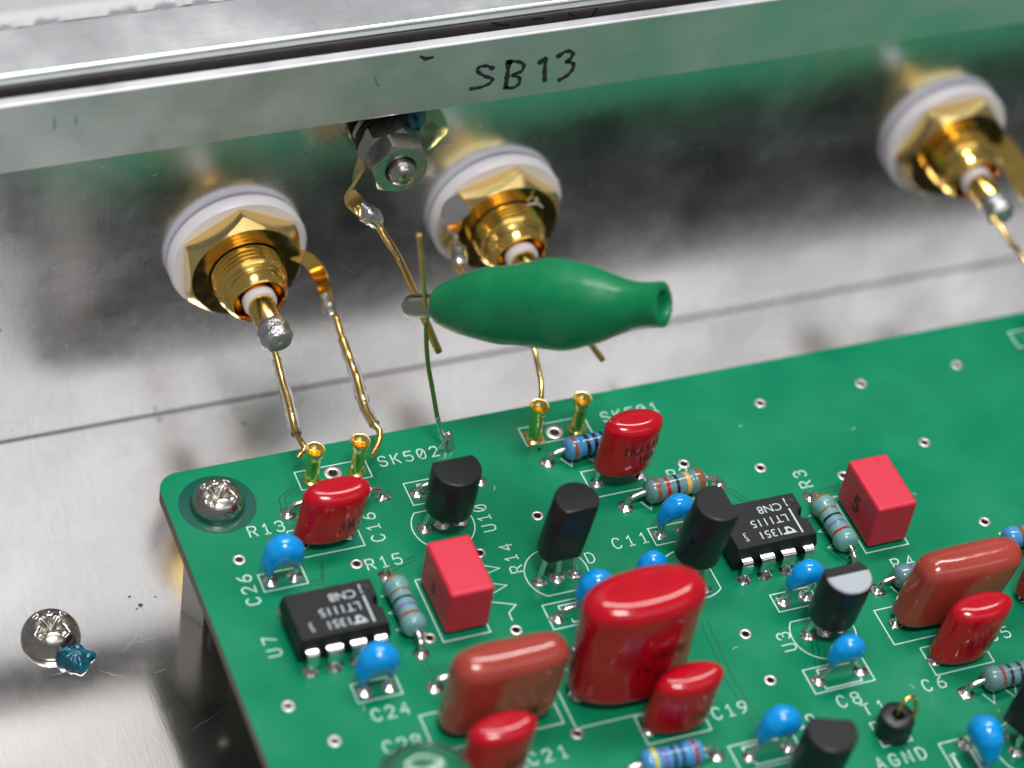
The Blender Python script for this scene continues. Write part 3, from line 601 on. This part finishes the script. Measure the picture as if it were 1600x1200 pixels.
resistor('teal banded resistor between the right chip and the red box capacitor marked 5', 24.9, -33.4, 24.6, -23.3, 'teal', B5, seed=5)
resistor('dark teal resistor whose rounded end shows left of the right brown capacitor', 25.8, -36.9, 36.0, -36.9, 'greyteal', [(-1.6, .5, 'violet')], seed=6)
resistor('blue resistor partly seen behind the red capacitor at the right edge', 39.6, -35.2, 49.8, -35.2, 'rblue', [(-1.6, .5, 'brown')], seed=7)
resistor('pale blue resistor with a yellow band at the bottom edge', -9.0, -51.5, .9, -51.6, 'rblue', [(-2.0, .4, 'yellow'), (-.95, .36, 'violet'), (-.05, .36, 'blackband'), (.8, .34, 'blackband'), (2.1, .45, 'darkred')], seed=8, L=6.4)
resistor('grey-teal resistor with red, black and gold bands at the right edge below the printed C6', 28.4, -51.4, 38.8, -51.5, 'greyteal', [(-1.75, .35, 'darkred'), (-.85, .36, 'blackband'), (.25, .36, 'blackband'), (1.4, .5, 'goldband')], seed=9, L=6.9)
resistor('resistor hidden behind the left brown capacitor, its bent lead showing', -22.4, -36.6, -8.2, -36.3, 'greyteal', [(-1.5, .4, 'redband')], seed=10, r=1.3, L=8)
resistor('resistor hidden behind the U10 transistor, one lead showing at its left', -15.4, -12.4, -8.5, -12.4, 'teal', [(0, .4, 'redband')], L=3.6, r=.85, z=1.1, seed=11)
# ------------------------------------------------------------------ gold pin sockets
def socket(label, x, y, h=4.7, hollow=True, lean=(0, 0)):
    t = thing('pin_socket', label, 'pin socket', (x, y, 0), (lean[1], lean[0], 0), group='gold pin sockets')
    v, f = lathe([(.92, 0), (.94, .12), (.74, .26), (.70, h - 1.45), (.72, h - 1.2), (.90, h - .75), (1.03, h - .12), (1.02, h), (.90, h - .02), (.74, h - .30), (.46, h - .48), (.40, h - .55), (.36, h - 2.6), (0, h - 2.6)], 40); me('barrel', v, f, M['goldsock'], t, 40)
    return t
socket('gold pin socket, left one of the pair behind the back left red capacitor', -25.3, -7.85, 4.5, lean=(.02, 0)); socket('gold pin socket, right one of the pair behind the back left red capacitor', -20.4, -7.95, 4.6)
socket('gold pin socket on a square pad, left one of the pair beside the leaning capacitor', -.75, -8.1, 4.9); socket('gold pin socket, right one of the pair beside the leaning red capacitor', 4.25, -7.95, 4.6)
socket('gold pin socket cut off by the right edge of the picture', 60.6, -7.3, 4.6)
me('square_pad', *box(-1.65, .35, -9.0, -7.1, 0, .02), M['gold'], pcb, None)
# ------------------------------------------------------------------ test point
t = thing('test_point', 'black bead test point with a gold wire loop, beside the printed AGND', 'test point', (18.8, -53.8, 0))
v, f = lathe([(1.72, .1), (1.8, .35), (1.78, 2.3), (1.62, 2.75), (1.3, 2.9), (.62, 2.9), (.45, 2.6), (.45, 1.0), (0, 1.0)], 40, noise_amt=.03, seed=3); me('bead', v, f, M['black'], t, 45)
ang = [a for a in range(-60, 241, 15)]
P = [(.35, -.1, 1.3)] + [(.75 + 1.0 * math.cos(R(180 - (a + 60) * 1.0 + 0)) * 1.0, .25 * math.sin(R(a)), 3.9 + 1.15 * math.sin(R(180 - (a + 60)))) for a in range(-60, 121, 20)] + [(1.75, -.3, 3.0), (1.55, -.5, 2.55)]
P[0] = (-.2, 0, 1.5); v, f = tube(P, .2, 10, 4); me('wire_loop', v, f, M['gold'], t, 60)
# ------------------------------------------------------------------ screws
def screw(label, x, y, z, r=2.75, h=2.0, rot=20, m=None, ang0=0):
    t = thing('screw', label, 'screw', (x, y, z), (0, 0, R(rot)), group='cross-head steel screws')
    nr, na = 46, 112; vs, fs = [(0, 0, 0)], []
    def hz(px, py):
        rr_ = math.hypot(px, py) / r; zz = h * (1 - (max(0, rr_)) ** 3.2) ** .55 if rr_ < 1 else 0; zz = min(zz, h * .97 + .03 * h * (1 - rr_))
        d = 9
        for k in range(2):
            a = R(90 * k); u = px * math.cos(a) + py * math.sin(a); w_ = -px * math.sin(a) + py * math.cos(a)
            e = max(abs(w_) - (.42 - .05 * abs(u)) * (r / 2.75), abs(u) - 1.75 * (r / 2.75)); d = min(d, e)
        cut = 1 / (1 + math.exp(min(40, d * 18 / (r / 2.75)))); dep = 1.5 * max(.3, 1 - math.hypot(px, py) / (1.9 * r / 2.75))
        ct = 1 / (1 + math.exp(min(40, (math.hypot(px, py) - .75 * r / 2.75) * 9))); cut = max(cut, ct)
        zz -= cut * dep; dd = math.hypot(px - .95 * r / 2.75, py - .95 * r / 2.75); zz -= .16 * math.exp(-(dd / .17) ** 2)
        return zz
    vs = [(0, 0, hz(0, 0))]
    for i in range(1, nr + 1):
        q = r * math.sin(PI / 2 * i / nr) if i < nr else r
        for k in range(na): a = 2 * PI * k / na; x_, y_ = q * math.cos(a), q * math.sin(a); vs.append((x_, y_, max(.02, hz(x_, y_)) + .15 if i < nr else .35))
    for k in range(na): vs.append((r * .99 * math.cos(2 * PI * k / na), r * .99 * math.sin(2 * PI * k / na), 0))
    for k in range(na): fs.append((0, 1 + k, 1 + (k + 1) % na))
    for i in range(nr):
        for k in range(na): a = 1 + i * na; fs.append((a + k, a + na + k, a + na + (k + 1) % na, a + (k + 1) % na))
    me('head', vs, fs, M['steel'], t, 60); return t
screw('steel cross-head screw clamping the back left corner of the green board', -35.5, -8.75, .01, 2.75, 2.0, 45)
screw('steel cross-head screw in the base plate with teal thread lock on its rim', -52.4, -8.7, FZ, 3.05, 2.3, 38)
# thread-lock blob beside the lower screw
def blob(name, outl, z0, hgt, m, parent=None, rings=9, seed=0, nz=.25):
    cx = sum(p[0] for p in outl) / len(outl); cy = sum(p[1] for p in outl) / len(outl)
    O = [(p.x, p.y) for p in spline([(a, b, 0) for a, b in outl + outl[:1]], 5)][:-1]; n = len(O); vs, fs = [], []
    for i in range(rings + 1):
        k = math.cos(PI / 2 * i / rings) ** .62; hh = math.sin(PI / 2 * i / rings)
        for a, b in O:
            X, Y = cx + (a - cx) * k, cy + (b - cy) * k; vs.append((X, Y, z0 + hgt * hh * (1 + nz * noise.noise(Vector((X * .9 + seed, Y * .9, 3)))) if i else z0))
    for i in range(rings):
        for k in range(n): fs.append((i * n + k, i * n + (k + 1) % n, (i + 1) * n + (k + 1) % n, (i + 1) * n + k))
    fs.append(tuple(rings * n + k for k in range(n)))
    return me(name, vs, fs, m, parent, 60)
b = blob('thread_lock_drop', [(-52.6, -11.3), (-51.9, -10.9), (-51.2, -10.5), (-50.6, -9.9), (-50.2, -10.4), (-49.7, -10.9), (-49.3, -11.5), (-48.6, -11.95), (-48.75, -12.5), (-49.3, -12.9), (-49.75, -13.5), (-50.35, -14.05), (-50.9, -13.75), (-51.5, -13.4), (-52.1, -12.7), (-52.7, -12.1)], FZ, .95, M['lock'], nz=.5, seed=4, rings=12)
for vv in b.data.vertices:
    k = max(0, min(1, (-50.2 - vv.co.x) / 1.8)); vv.co.z += (vv.co.z - FZ) * (.75 * k + .45 * noise.noise(Vector((vv.co.x * 2.3, vv.co.y * 2.3, 1)))) 
b['label'] = 'glossy teal drop of thread lock beside the screw in the base plate'; b['category'] = 'thread lock'
t = thing('standoff', 'pale hexagonal metal standoff under the back left corner of the board', 'standoff', (-35.5, -8.75, FZ))
bevelled('post', ([(3.17 * math.cos(R(60 * k)), 3.17 * math.sin(R(60 * k)), z) for z in (0, 13.95) for k in range(6)],
                  [(5, 4, 3, 2, 1, 0), (6, 7, 8, 9, 10, 11)] + [(k, (k + 1) % 6, 6 + (k + 1) % 6, 6 + k) for k in range(6)]), .15, M['pale'], t, 2, 20)
t = thing('rubber_plug', 'small black rubber plug in the base plate below the board edge', 'plug', (-35.3, -13.3, FZ))
v, f = lathe([(1.7, 0), (1.7, 1.2), (1.45, 1.5), (0, 1.5)], 32); me('plug_body', v, f, M['black'], t)
# ------------------------------------------------------------------ wall connectors (built along local z, turned to face the viewer)
def hexnut(af, h, hole, rot=0, z0=0, both=False, cf=.6):
    n = 96; ri = af / 2; vs, fs = [], []; rings_ = []
    def rh(a): q = (a - rot) % (PI / 3) - PI / 6; return ri / math.cos(q)
    rows = [[], [], [], [], [], []]
    for k in range(n):
        a = 2 * PI * k / n; c, s = math.cos(a), math.sin(a); q = rh(a); dz = (q - ri * .985) * cf
        rows[0].append((hole * c, hole * s, z0)); rows[1].append((q * c, q * s, z0 + (dz if both else 0))); rows[2].append((q * c, q * s, z0 + h - dz))
        rows[3].append((ri * .985 * c, ri * .985 * s, z0 + h)); rows[4].append(((hole + .25) * c, (hole + .25) * s, z0 + h)); rows[5].append((hole * c, hole * s, z0 + h - .25))
    for r_ in rows: vs += r_
    for j in range(6):
        k2 = (j + 1) % 6
        for k in range(n): fs.append((j * n + k, j * n + (k + 1) % n, k2 * n + (k + 1) % n, k2 * n + k))
    return vs, fs
def connector(label, x, z, hexrot, tip):
    t = thing('panel_connector', label, 'connector', (x, WY, z), (R(90), 0, 0), group='gold panel connectors')
    v, f = lathe([(4.2, 0.0), (7.3, 0.0), (7.55, .25), (7.6, 1.2), (7.3, 1.6), (4.2, 1.6)], 72, close=True); me('insulating_washer', v, f, M['white'], t, 40)
    v, f = hexnut(12.1, 2.4, 3.95, R(hexrot), 1.6, cf=1.15); me('hex_nut', v, f, M['gold2'], t, 18)
    P = [(3.8, 0), (3.8, 3.9)]; z_ = 3.9
    while z_ < 5.6: P += [(3.82, z_ + .08), (3.5, z_ + .28), (3.82, z_ + .48)]; z_ += .56
    P += [(3.65, z_ + .15), (3.5, z_ + .3), (3.5, 7.0), (3.42, 7.15), (3.42, 7.3), (3.5, 7.4), (3.45, 7.6), (2.88, 8.55), (2.8, 8.62), (2.68, 8.6), (2.55, 8.3), (2.5, 5.0), (0.5, 5.0)]
    v, f = lathe(P, 72); me('threaded_barrel', v, f, M['gold'], t, 28)
    v, f = lathe([(1.7, 5.2), (1.8, 8.9), (1.72, 9.15), (1.3, 9.15)], 40); me('insulator', v, f, M['white'], t)
    v, f = lathe([(1.84, 5.2), (1.9, 8.0), (1.84, 8.2), (1.83, 5.2)], 40, close=True); me('inner_sleeve', v, f, M['gold'], t)
    v, f = lathe([(1.42, 6), (1.42, 12.6), (1.3, 12.8), (0, 12.8)], 36); 
    cp = me('centre_pin', v, f, M['gold'], t)
    if tip:
        P = [(0, 0, 12.2), (.05, .05, 13.2), (.1, -.05, 14.2), (.12, -.1, 14.9), (.1, -.12, 15.35)]; v, f = tube(P, [1.48, 1.66, 1.72, 1.35, .35], 28, 5, wob=.2); me('solder_cup', v, f, M['solder_rough'], t, 60)
    return t
c1 = connector('gold panel connector with white washer, leftmost of the three on the wall', -25.4, 7.9, 93, True)
c2 = connector('gold panel connector with white washer, behind the green clip', 4.2, 7.9, 80, True)
c3 = connector('gold panel connector with white washer at the right edge of the picture, farthest back', 60.9, 7.9, 66, True)
def strip(P, w0, th, wdir, ws=None):
    """bent flat tag: P centre line, wdir width direction"""
    n = len(P); P = [Vector(p) for p in P]; vs, fs = [], []
    P2 = spline(P, 5); m = len(P2)
    for i, p in enumerate(P2):
        t_ = (P2[min(i + 1, m - 1)] - P2[max(i - 1, 0)]).normalized(); wd = Vector(wdir); wd = (wd - t_ * wd.dot(t_)).normalized(); nn = t_.cross(wd)
        k = i / (m - 1) * (len(ws) - 1) if ws else 0; w_ = (ws[int(k)] * (1 - k % 1) + ws[min(len(ws) - 1, int(k) + 1)] * (k % 1)) if ws else w0
        for a, b_ in ((-1, -1), (1, -1), (1, 1), (-1, 1)): vs.append(p + wd * a * w_ / 2 + nn * b_ * th / 2)
    for i in range(m - 1):
        for q in range(4): fs.append((4 * i + q, 4 * i + (q + 1) % 4, 4 * i + 4 + (q + 1) % 4, 4 * i + 4 + q))
    fs.append((0, 3, 2, 1)); fs.append(tuple(4 * (m - 1) + q for q in range(4))); return vs, fs
def under(conn, o):
    bpy.context.view_layer.update(); o.parent = conn; o.matrix_parent_inverse = conn.matrix_world.inverted(); return o
v, f = strip([(-20.3, 15.6, 9.2), (-18.8, 15.1, 8.6), (-18.0, 14, 7.9), (-17.7, 12.3, 7.1), (-17.75, 10.5, 6.5), (-17.9, 9.0, 5.9)], 2.4, .3, (.2, .6, .8), [1.3, 1.5, 1.7, 1.8, 1.6, .9])
under(c1, me('solder_tag', v, f, M['gold'], None, 40))
v, f = tube([(-18.1, 11.0, 7.0), (-18.05, 9.8, 6.5), (-17.9, 8.8, 6.0)], [.5, .75, .4], 14, 5, .3); under(c1, me('tag_solder', v, f, M['solder_rough'], None, 60))
v, f = strip([(-1.2, 15.75, 12.6), (-2.5, 15.2, 11.8), (-2.75, 14, 10.6), (-2.55, 12.5, 9.6), (-2.9, 11, 9.2), (-3.7, 9.6, 9.2)], 2.4, .3, (-.3, .5, .8), [2.6, 2.9, 2.9, 2.6, 2.2, 1.0])
under(c2, me('solder_tag', v, f, M['tin'], None, 40))
v, f = tube([(-2.8, 12.6, 9.6), (-2.8, 11.6, 9.3), (-3.3, 10.4, 9.2), (-3.9, 9.5, 9.2)], [.5, .95, .8, .3], 14, 5, .3); under(c2, me('tag_solder', v, f, M['solder'], None, 60))
v, f = strip([(65.6, 15.75, 9.0), (67.3, 15.2, 7.6), (68.4, 13.8, 6.1), (69.0, 12.0, 4.8), (69.9, 10.8, 3.4)], 2.6, .3, (.2, .6, .8), [2.9, 2.9, 2.8, 2.6, 2.0])
under(c3, me('solder_tag', v, f, M['gold'], None, 40))
# ------------------------------------------------------------------ ground stud on the wall
st = thing('ground_stud', 'steel nuts and lock washer on a threaded stud under the SB13 rim', 'bolt', (-11.0, WY, 22.6), (R(90), 0, 0))
v, f = lathe([(0, 0), (1.42, 0), (1.42, 8.3), (1.28, 8.45), (1.42, 8.6), (1.2, 8.8), (1.05, 9.1), (.6, 9.3), (0, 9.35)], 32); me('threaded_stud', v, f, M['steel'], st, 40)
v, f = lathe([(1.5, 0), (3.6, 0), (3.6, .5), (1.5, .5)], 48, close=True); me('flat_washer', v, f, M['steel'], st)
v, f = lathe([(1.5, 1.0), (3.0, 1.0), (3.1, 1.2), (3.0, 1.75), (1.5, 1.75)], 48, close=True); v = [(a, b, c + .12 * math.atan2(b, a)) for a, b, c in v]; me('spring_washer', v, f, M['steel'], st)
v, f = lathe([(1.5, 2.3), (3.0, 2.3), (3.1, 2.5), (3.0, 2.9), (1.5, 2.9)], 48, close=True); me('flat_washer', v, f, M['void'], st)
v, f = hexnut(5.6, 2.3, 1.5, R(75), 3.0, True); me('hex_nut', v, f, M['steel'], st, 18); v, f = hexnut(5.7, 2.5, 1.5, R(48), 5.35, True); me('hex_nut', v, f, M['steel'], st, 18)
v, f = strip([(-11.8, 16.0, 21.8), (-13.4, 15.7, 20.6), (-15.0, 14.2, 18.1), (-14.5, 13.2, 16.9), (-13.4, 12.5, 16.0), (-12.7, 12, 15.0)], 2.2, .35, (.5, .75, .4), [2.6, 2.4, 2.2, 1.9, 1.6, .8])
under(st, me('solder_tag', v, f, M['gold2'], None, 40))
v, f = tube([(-14.3, 12.9, 17.4), (-13.7, 12.2, 16.6), (-12.9, 11.8, 15.6), (-12.45, 11.4, 14.9)], [.35, 1.0, .8, .3], 14, 5, .25); under(st, me('tag_solder', v, f, M['solder'], None, 60))
b = blob('dried_lacquer', [(-8.4, 24.0), (-6.4, 24.6), (-4.0, 23.2), (-2.6, 20.2), (-3.4, 18.8), (-4.6, 17.6), (-6.6, 18.6), (-8.2, 20.6)], 0, .10, M['locklight'], seed=9, nz=.8)
b.rotation_euler = (R(90), 0, 0); b.location = (0, WY, 0); b['label'] = 'smear of dried green lacquer on the wall beside the steel nuts'; b['category'] = 'lacquer smear'
b = blob('thread_lock_drop', [(-8.6, 24.6), (-7.0, 25.2), (-5.8, 24.0), (-6.0, 22.4), (-7.2, 21.2), (-8.4, 22.0)], 0, 1.7, M['lock'], nz=.6, seed=19)
b.rotation_euler = (R(90), 0, 0); b.location = (0, WY - .3, 0); b['label'] = 'dark teal lump of thread lock under the rim, right of the steel nuts'; b['category'] = 'thread lock'
# ------------------------------------------------------------------ loose wires
def wire(label, P, r=.33, m=None, sleeve=None, extra=None, group='bare gold wires'):
    t = thing('wire', label, 'wire', P[0], group=group); o0 = Vector(P[0]); Q = [Vector(p) - o0 for p in P]
    v, f = tube(Q, r, 12, 6, wob=.06); me('conductor', v, f, m or M['goldwire'], t, 60)
    if sleeve:
        a, b_ = sleeve; q = Q[a:b_]; v, f = tube(q, [.50] + [.56 + .13 * ((i * 7) % 3) / 2 for i in range(len(q) - 2)] + [.55], 14, 6, wob=.22)
        me('clear_sleeve', v, f, M['sleeve'], t, 60)
    return t
wire('gold wire with a clear sleeve from the leftmost connector pin to its gold socket', [(-25.4, 6.2, 7.5), (-25.62, 4.9, 6.61), (-25.51, 4.0, 5.87), (-25.52, 2, 4.73), (-25.49, 0, 3.87), (-25.59, -2, 3.06), (-25.83, -4, 2.97), (-25.88, -5.5, 3.37), (-25.80, -6.5, 3.42), (-26.28, -6.8, 3.1), (-26.67, -7, 2.84)], .33, sleeve=(2, 7))
wire('gold wire with a clear sleeve from the solder tag right of the leftmost connector', [(-17.9, 9.6, 6.3), (-17.75, 9, 6.05), (-17.66, 8, 6.03), (-17.62, 6, 5.1), (-17.66, 3.5, 4.67), (-17.48, 1.5, 3.74), (-17.76, -1, 3.42), (-17.88, -3, 3.25), (-17.74, -5, 3.33), (-17.52, -6, 3.14), (-17.91, -7, 2.83), (-19.18, -8.5, 2.6)], .35, sleeve=(3, 9))
wire('thick gold wire from the tag under the steel nuts down to the clip jaws', [(-12.9, 12.4, 15.5), (-12.58, 12, 15.03), (-12.37, 10.5, 14.69), (-12.22, 8, 14.9), (-12.72, 4, 16.09), (-13.4, 0, 17.29), (-13.89, -3, 18.12), (-13.77, -4.2, 17.44), (-13.02, -5, 15.53), (-12.06, -5.6, 13.08)], .42)
w4 = wire('thin wire standing up from the board through the clip jaws, olive below and gold above', [(-13.55, -4.9, 17.0), (-13.82, -4.8, 18.89), (-14.51, -4.6, 23.2), (-15.44, -4.4, 28.55)], .27)
o0 = Vector((-13.55, -4.9, 17.0)); Q = [Vector(p) - o0 for p in [(-10.13, -6.87, .1), (-10.76, -6.7, 1.63), (-11.42, -6.3, 4.26), (-12.13, -5.8, 7.69), (-12.83, -5.3, 11.07), (-13.32, -5.0, 14.52), (-13.55, -4.9, 17.0)]]
v, f = tube(Q[1:], .25, 12, 6, .06); me('tarnished_length', v, f, M['greenwire'], w4, 60); v, f = tube(Q[:3], .27, 12, 6); me('tinned_foot', v, f, M['tin'], w4, 60)
v, f = lathe([(.95, 0), (.9, .15), (.75, .7), (.55, 1.6), (.3, 2.1), (0, 2.2)], 20, noise_amt=.15, seed=2); me('solder_joint', v, f, M['solder'], w4, 60, Vector((-10.1, -6.9, 0)) - o0)
wire('gold wire from the pin of the connector behind the clip down to its gold socket', [(4.2, 6.0, 7.6), (1.74, 2, 6.29), (1.52, -1, 5.21), (.98, -3.5, 5.09), (.51, -5.5, 4.78), (-.24, -7.4, 4.0)], .28)
wire('loose gold wire from the middle connector tag, its cut end showing below the clip', [(-4.01, 9.5, 9.55), (-3.35, 7, 9.54), (-1.59, 3, 9.39), (3.37, 0, 7.33), (6.9, -1.75, 6.5), (7.5, -2.05, 5.95), (8.05, -2.5, 5.2), (8.67, -3, 4.39)], .34)
wire('gold wire leaving the picture at the right from the farthest connector', [(60.9, 6.2, 7.9), (59.67, 4.9, 8.01), (60.24, 3.5, 7.46), (60.99, 1.5, 6.33), (62.26, 0, 4.94), (61.4, -7, 4.4)], .32)
# ------------------------------------------------------------------ green crocodile clip
A = Vector((-12.5, -4.9, 18.9)); Bp = Vector((3.6, -20.0, 29.5)); ax = (Bp - A).normalized(); Lc = (Bp - A).length
clip = thing('crocodile_clip', 'green vinyl booted crocodile clip gripping two wires above the board edge', 'clip', A)
clip.rotation_euler = ax.to_track_quat('Z', 'Y').to_euler()
prof = [(0, 1.85), (.04, 2.3), (.11, 3.0), (.19, 3.62), (.26, 3.98), (.33, 4.05), (.42, 4.4), (.52, 4.7), (.62, 4.45), (.72, 3.75), (.80, 2.9), (.86, 2.35), (.91, 2.15), (.95, 2.15), (1.0, 2.22)]
def pr(t):
    for (a, ra), (b_, rb_) in zip(prof, prof[1:]):
        if t <= b_: k = (t - a) / (b_ - a); k = k * k * (3 - 2 * k) if False else k; return ra + (rb_ - ra) * k
    return prof[-1][1]
raw = [pr(i / 80) for i in range(81)]
for _ in range(3): raw = [raw[0]] + [(raw[i - 1] + raw[i] * 2 + raw[i + 1]) / 4 for i in range(1, 80)] + [raw[80]]
vs, fs = [], []; n = 96
zs = [(i / 80 * Lc, raw[i]) for i in range(81)] + [(Lc + .12, raw[80] - .2), (Lc + .1, 1.45), (Lc - .2, 1.3), (Lc - 4, 1.25), (Lc - 6, 1.2)]
zs = [(1.5, 1.2), (.1, 1.55), (-.08, 1.75)] + zs
for z_, q in zs:
    tt = max(0, min(1, z_ / Lc)); fl_ = 1 - .16 * math.sin(PI * min(1, tt * 1.15)) if tt < .87 else 1
    for k in range(n):
        a = 2 * PI * k / n; bump = 1 + (.05 * math.exp(-((tt - .22) / .08) ** 2) * math.cos(2 * a) ** 2) + .03 * noise.noise(Vector((math.cos(a) * 1.2, math.sin(a) * 1.2, tt * 7))) + .022 * math.exp(-((math.sin(a - 1.1)) / .06) ** 2)
        vs.append((q * fl_ * math.cos(a) * bump, q * math.sin(a) * bump, z_))
for j in range(len(zs) - 1):
    for k in range(n): fs.append((j * n + k, j * n + (k + 1) % n, (j + 1) * n + (k + 1) % n, (j + 1) * n + k))
me('vinyl_boot', vs, fs, M['green'], clip, 60)
v, f = lathe([(0, Lc - 5.8), (1.3, Lc - 5.8)], 20); me('boot_throat', v, f, M['void'], clip)
def jaw(sgn):
    vs, fs = [], []; n = 16; m = 14
    for i in range(m + 1):
        z_ = -3.9 + 5.9 * i / m; e = min(1, (i + .3) / 2.5); ro = 1.12 * math.sqrt(max(.05, 1 - (1 - e) ** 2)); 
        for q in (ro, ro - .28):
            for k in range(n + 1): a = PI * k / n; vs.append((sgn * (math.sin(a) * max(.05, q) + .12), math.cos(a) * max(.05, q), z_))
    s = 2 * (n + 1)
    for i in range(m):
        for k in range(n): fs.append((i * s + k, i * s + k + 1, (i + 1) * s + k + 1, (i + 1) * s + k)); b_ = i * s + n + 1; fs.append((b_ + k, b_ + k + 1, b_ + s + k + 1, b_ + s + k))
        fs.append((i * s, (i + 1) * s, (i + 1) * s + n + 1, i * s + n + 1)); fs.append((i * s + n, (i + 1) * s + n, (i + 1) * s + 2 * n + 1, i * s + 2 * n + 1))
    for k in range(n): fs.append((k, k + 1, n + 2 + k, n + 1 + k))
    return me('jaw', vs, fs, M['nickel'], clip, 50)
jaw(1); jaw(-1)
# ------------------------------------------------------------------ clear film capacitor at the bottom edge
t = thing('clear_capacitor', 'clear round plastic capacitor rising at the bottom edge in front of the printed C28', 'capacitor', (-30.0, -52.6, 0))
v, f = lathe([(0, .3), (3.6, .4), (4.6, 1.2), (4.85, 3), (4.8, 7.4), (4.4, 8.6), (3.4, 9.2), (2.2, 9.0), (1.0, 8.6), (0, 8.6)], 48, noise_amt=.04); me('shell', v, f, M['clear'], t, 60)
v, f = lathe([(1.2, 1.4), (2.9, 1.4), (3.0, 6.6), (1.2, 6.9)], 32, close=True, noise_amt=.05); me('foil_winding', v, f, mat('clear_film_roll', (.93, .97, .94), .12, .0, trans=1.0, ior=1.3), t, 60)

# ------------------------------------------------------------------ wear on the metal and the board
M['scr'] = mat('bright_scratch', (.80, .79, .78), .35, 1); M['dk'] = mat('dirt_speck', (.05, .04, .04), .7)
def scratch(P, w_, m): 
    v, f = ribbon(P, [w_ * .38 * (.3 + .7 * math.sin(PI * i / (len(P) - 1))) for i in range(len(P))], z=FZ + .006); o = me('scratch', v, f, m, None, None); o.parent = fl; return o
rs = random.Random(3)
for (x, y, a, L) in [(-55.5, -20, -52, 11), (-49, -14, -35, 3), (-46, -12.5, 40, 3), (-44.5, -11.8, 10, 2.2), (-50, -25, 80, 4), (-54, -13.5, 5, 3.5), (-47, -22, -60, 3.5), (-42, -24, 25, 5), (-43.5, -16, 15, 1.5), (-58, -24, 30, 2.5), (-56, -17, -20, 2), (-33, 6, 60, 1.6), (-5, 2, 30, 1.8)]:
    n = 7; P = [(x + math.cos(R(a)) * L * i / n + .12 * rs.uniform(-1, 1), y + math.sin(R(a)) * L * i / n + .12 * rs.uniform(-1, 1)) for i in range(n + 1)]
    scratch([(p.x, p.y) for p in spline([(q[0], q[1], 0) for q in P], 4)], .07, M['scr'])
for (x, y, q) in [(-57.5, 5.8, .22), (-43.2, -5.5, .16), (-42.4, -6.9, .26), (-42.9, -7.3, .12), (-40.6, -6.2, .12), (-28, 5.5, .15), (8.2, 1.0, .12), (-12, 8, .12)]:
    v, f = lathe([(q, .01), (q * .6, .07), (0, .09)], 7, noise_amt=.4, seed=x); o = me('dirt_speck', v, f, M['dk'], None, 60, (x, y, FZ)); o.parent = fl
# dust and lint on the board and the middle connector
M['lint'] = mat('white_lint', (.8, .8, .78), .8); M['flux'] = mat('dried_flux', (.25, .42, .33), .5)
for k, (x, y) in enumerate([(22, -12), (33.5, -15.5), (-2, -20.5), (12.5, -24.6), (14.3, -31), (36, -26), (-30, -37.5), (23.5, -49.5), (30.5, -54.5), (3, -36.5), (-7.6, -14), (8.5, -40), (20.5, -52), (37, -39)]):
    a = rs.uniform(0, 3.1); L = rs.uniform(.25, .7); v, f = tube([(x, y, .03), (x + L * .5 * math.cos(a), y + L * .5 * math.sin(a), .06), (x + L * math.cos(a + .5), y + L * math.sin(a + .5), .03)], .028, 5, 3)
    me('dust_fibre', v, f, M['lint'], pcb, 60)
v, f = tube([(6.2, 15.2, 11.2), (6.7, 14.8, 11.6), (7.4, 14.9, 11.3), (7.9, 14.8, 10.8)], .09, 6, 4); under(c2, me('lint', v, f, M['lint'], None, 60))
v, f = tube([(6.7, 14.8, 11.6), (7.0, 14.7, 12.1), (6.9, 14.8, 12.5)], .07, 6, 4); under(c2, me('lint', v, f, M['lint'], None, 60))

for lab, px, py, pz, rz, dx in (('leaning right', 5.75, -30.9, 6.2, 205, .4), ('printed U10', -12.6, -19.15, 4.6, -60, 0)):
    tt_ = [o for o in bpy.data.objects if o.name.startswith('transistor') and lab in o.get('label', '')][0]
    v, f = lathe([(.42, .0), (.36, .03), (.30, -.02), (0, -.02)], 20); o = me('mould_mark', v, f, M['void'], tt_, None, Vector((px, py, pz)) - tt_.location); o.rotation_euler = (R(90), 0, R(rz + 90))

rs2 = random.Random(11)
for k in range(46):
    x, z = rs2.choice([(rs2.uniform(-48, 40), rs2.uniform(-13, 24)), (rs2.uniform(-36, -5), rs2.uniform(-4, 20)), (rs2.uniform(10, 40), rs2.uniform(4, 24))])
    a = rs2.choice([rs2.uniform(-.3, .4), rs2.uniform(0, PI)]); L = rs2.choice([.5, .8, 1.2, 2.6]) * rs2.uniform(.5, 1.2); n = 5
    P = [(x + math.cos(a) * L * i / n + .05 * rs2.uniform(-1, 1), z + math.sin(a) * L * i / n + .05 * rs2.uniform(-1, 1)) for i in range(n + 1)]
    v, f = ribbon(P, [.06 * (.25 + math.sin(PI * i / n)) * rs2.uniform(.6, 1) for i in range(n + 1)], z=WY - .006, plane='xz'); me('scratch', v, f, M['scr'], wall, None, (0, -WY, -FZ))
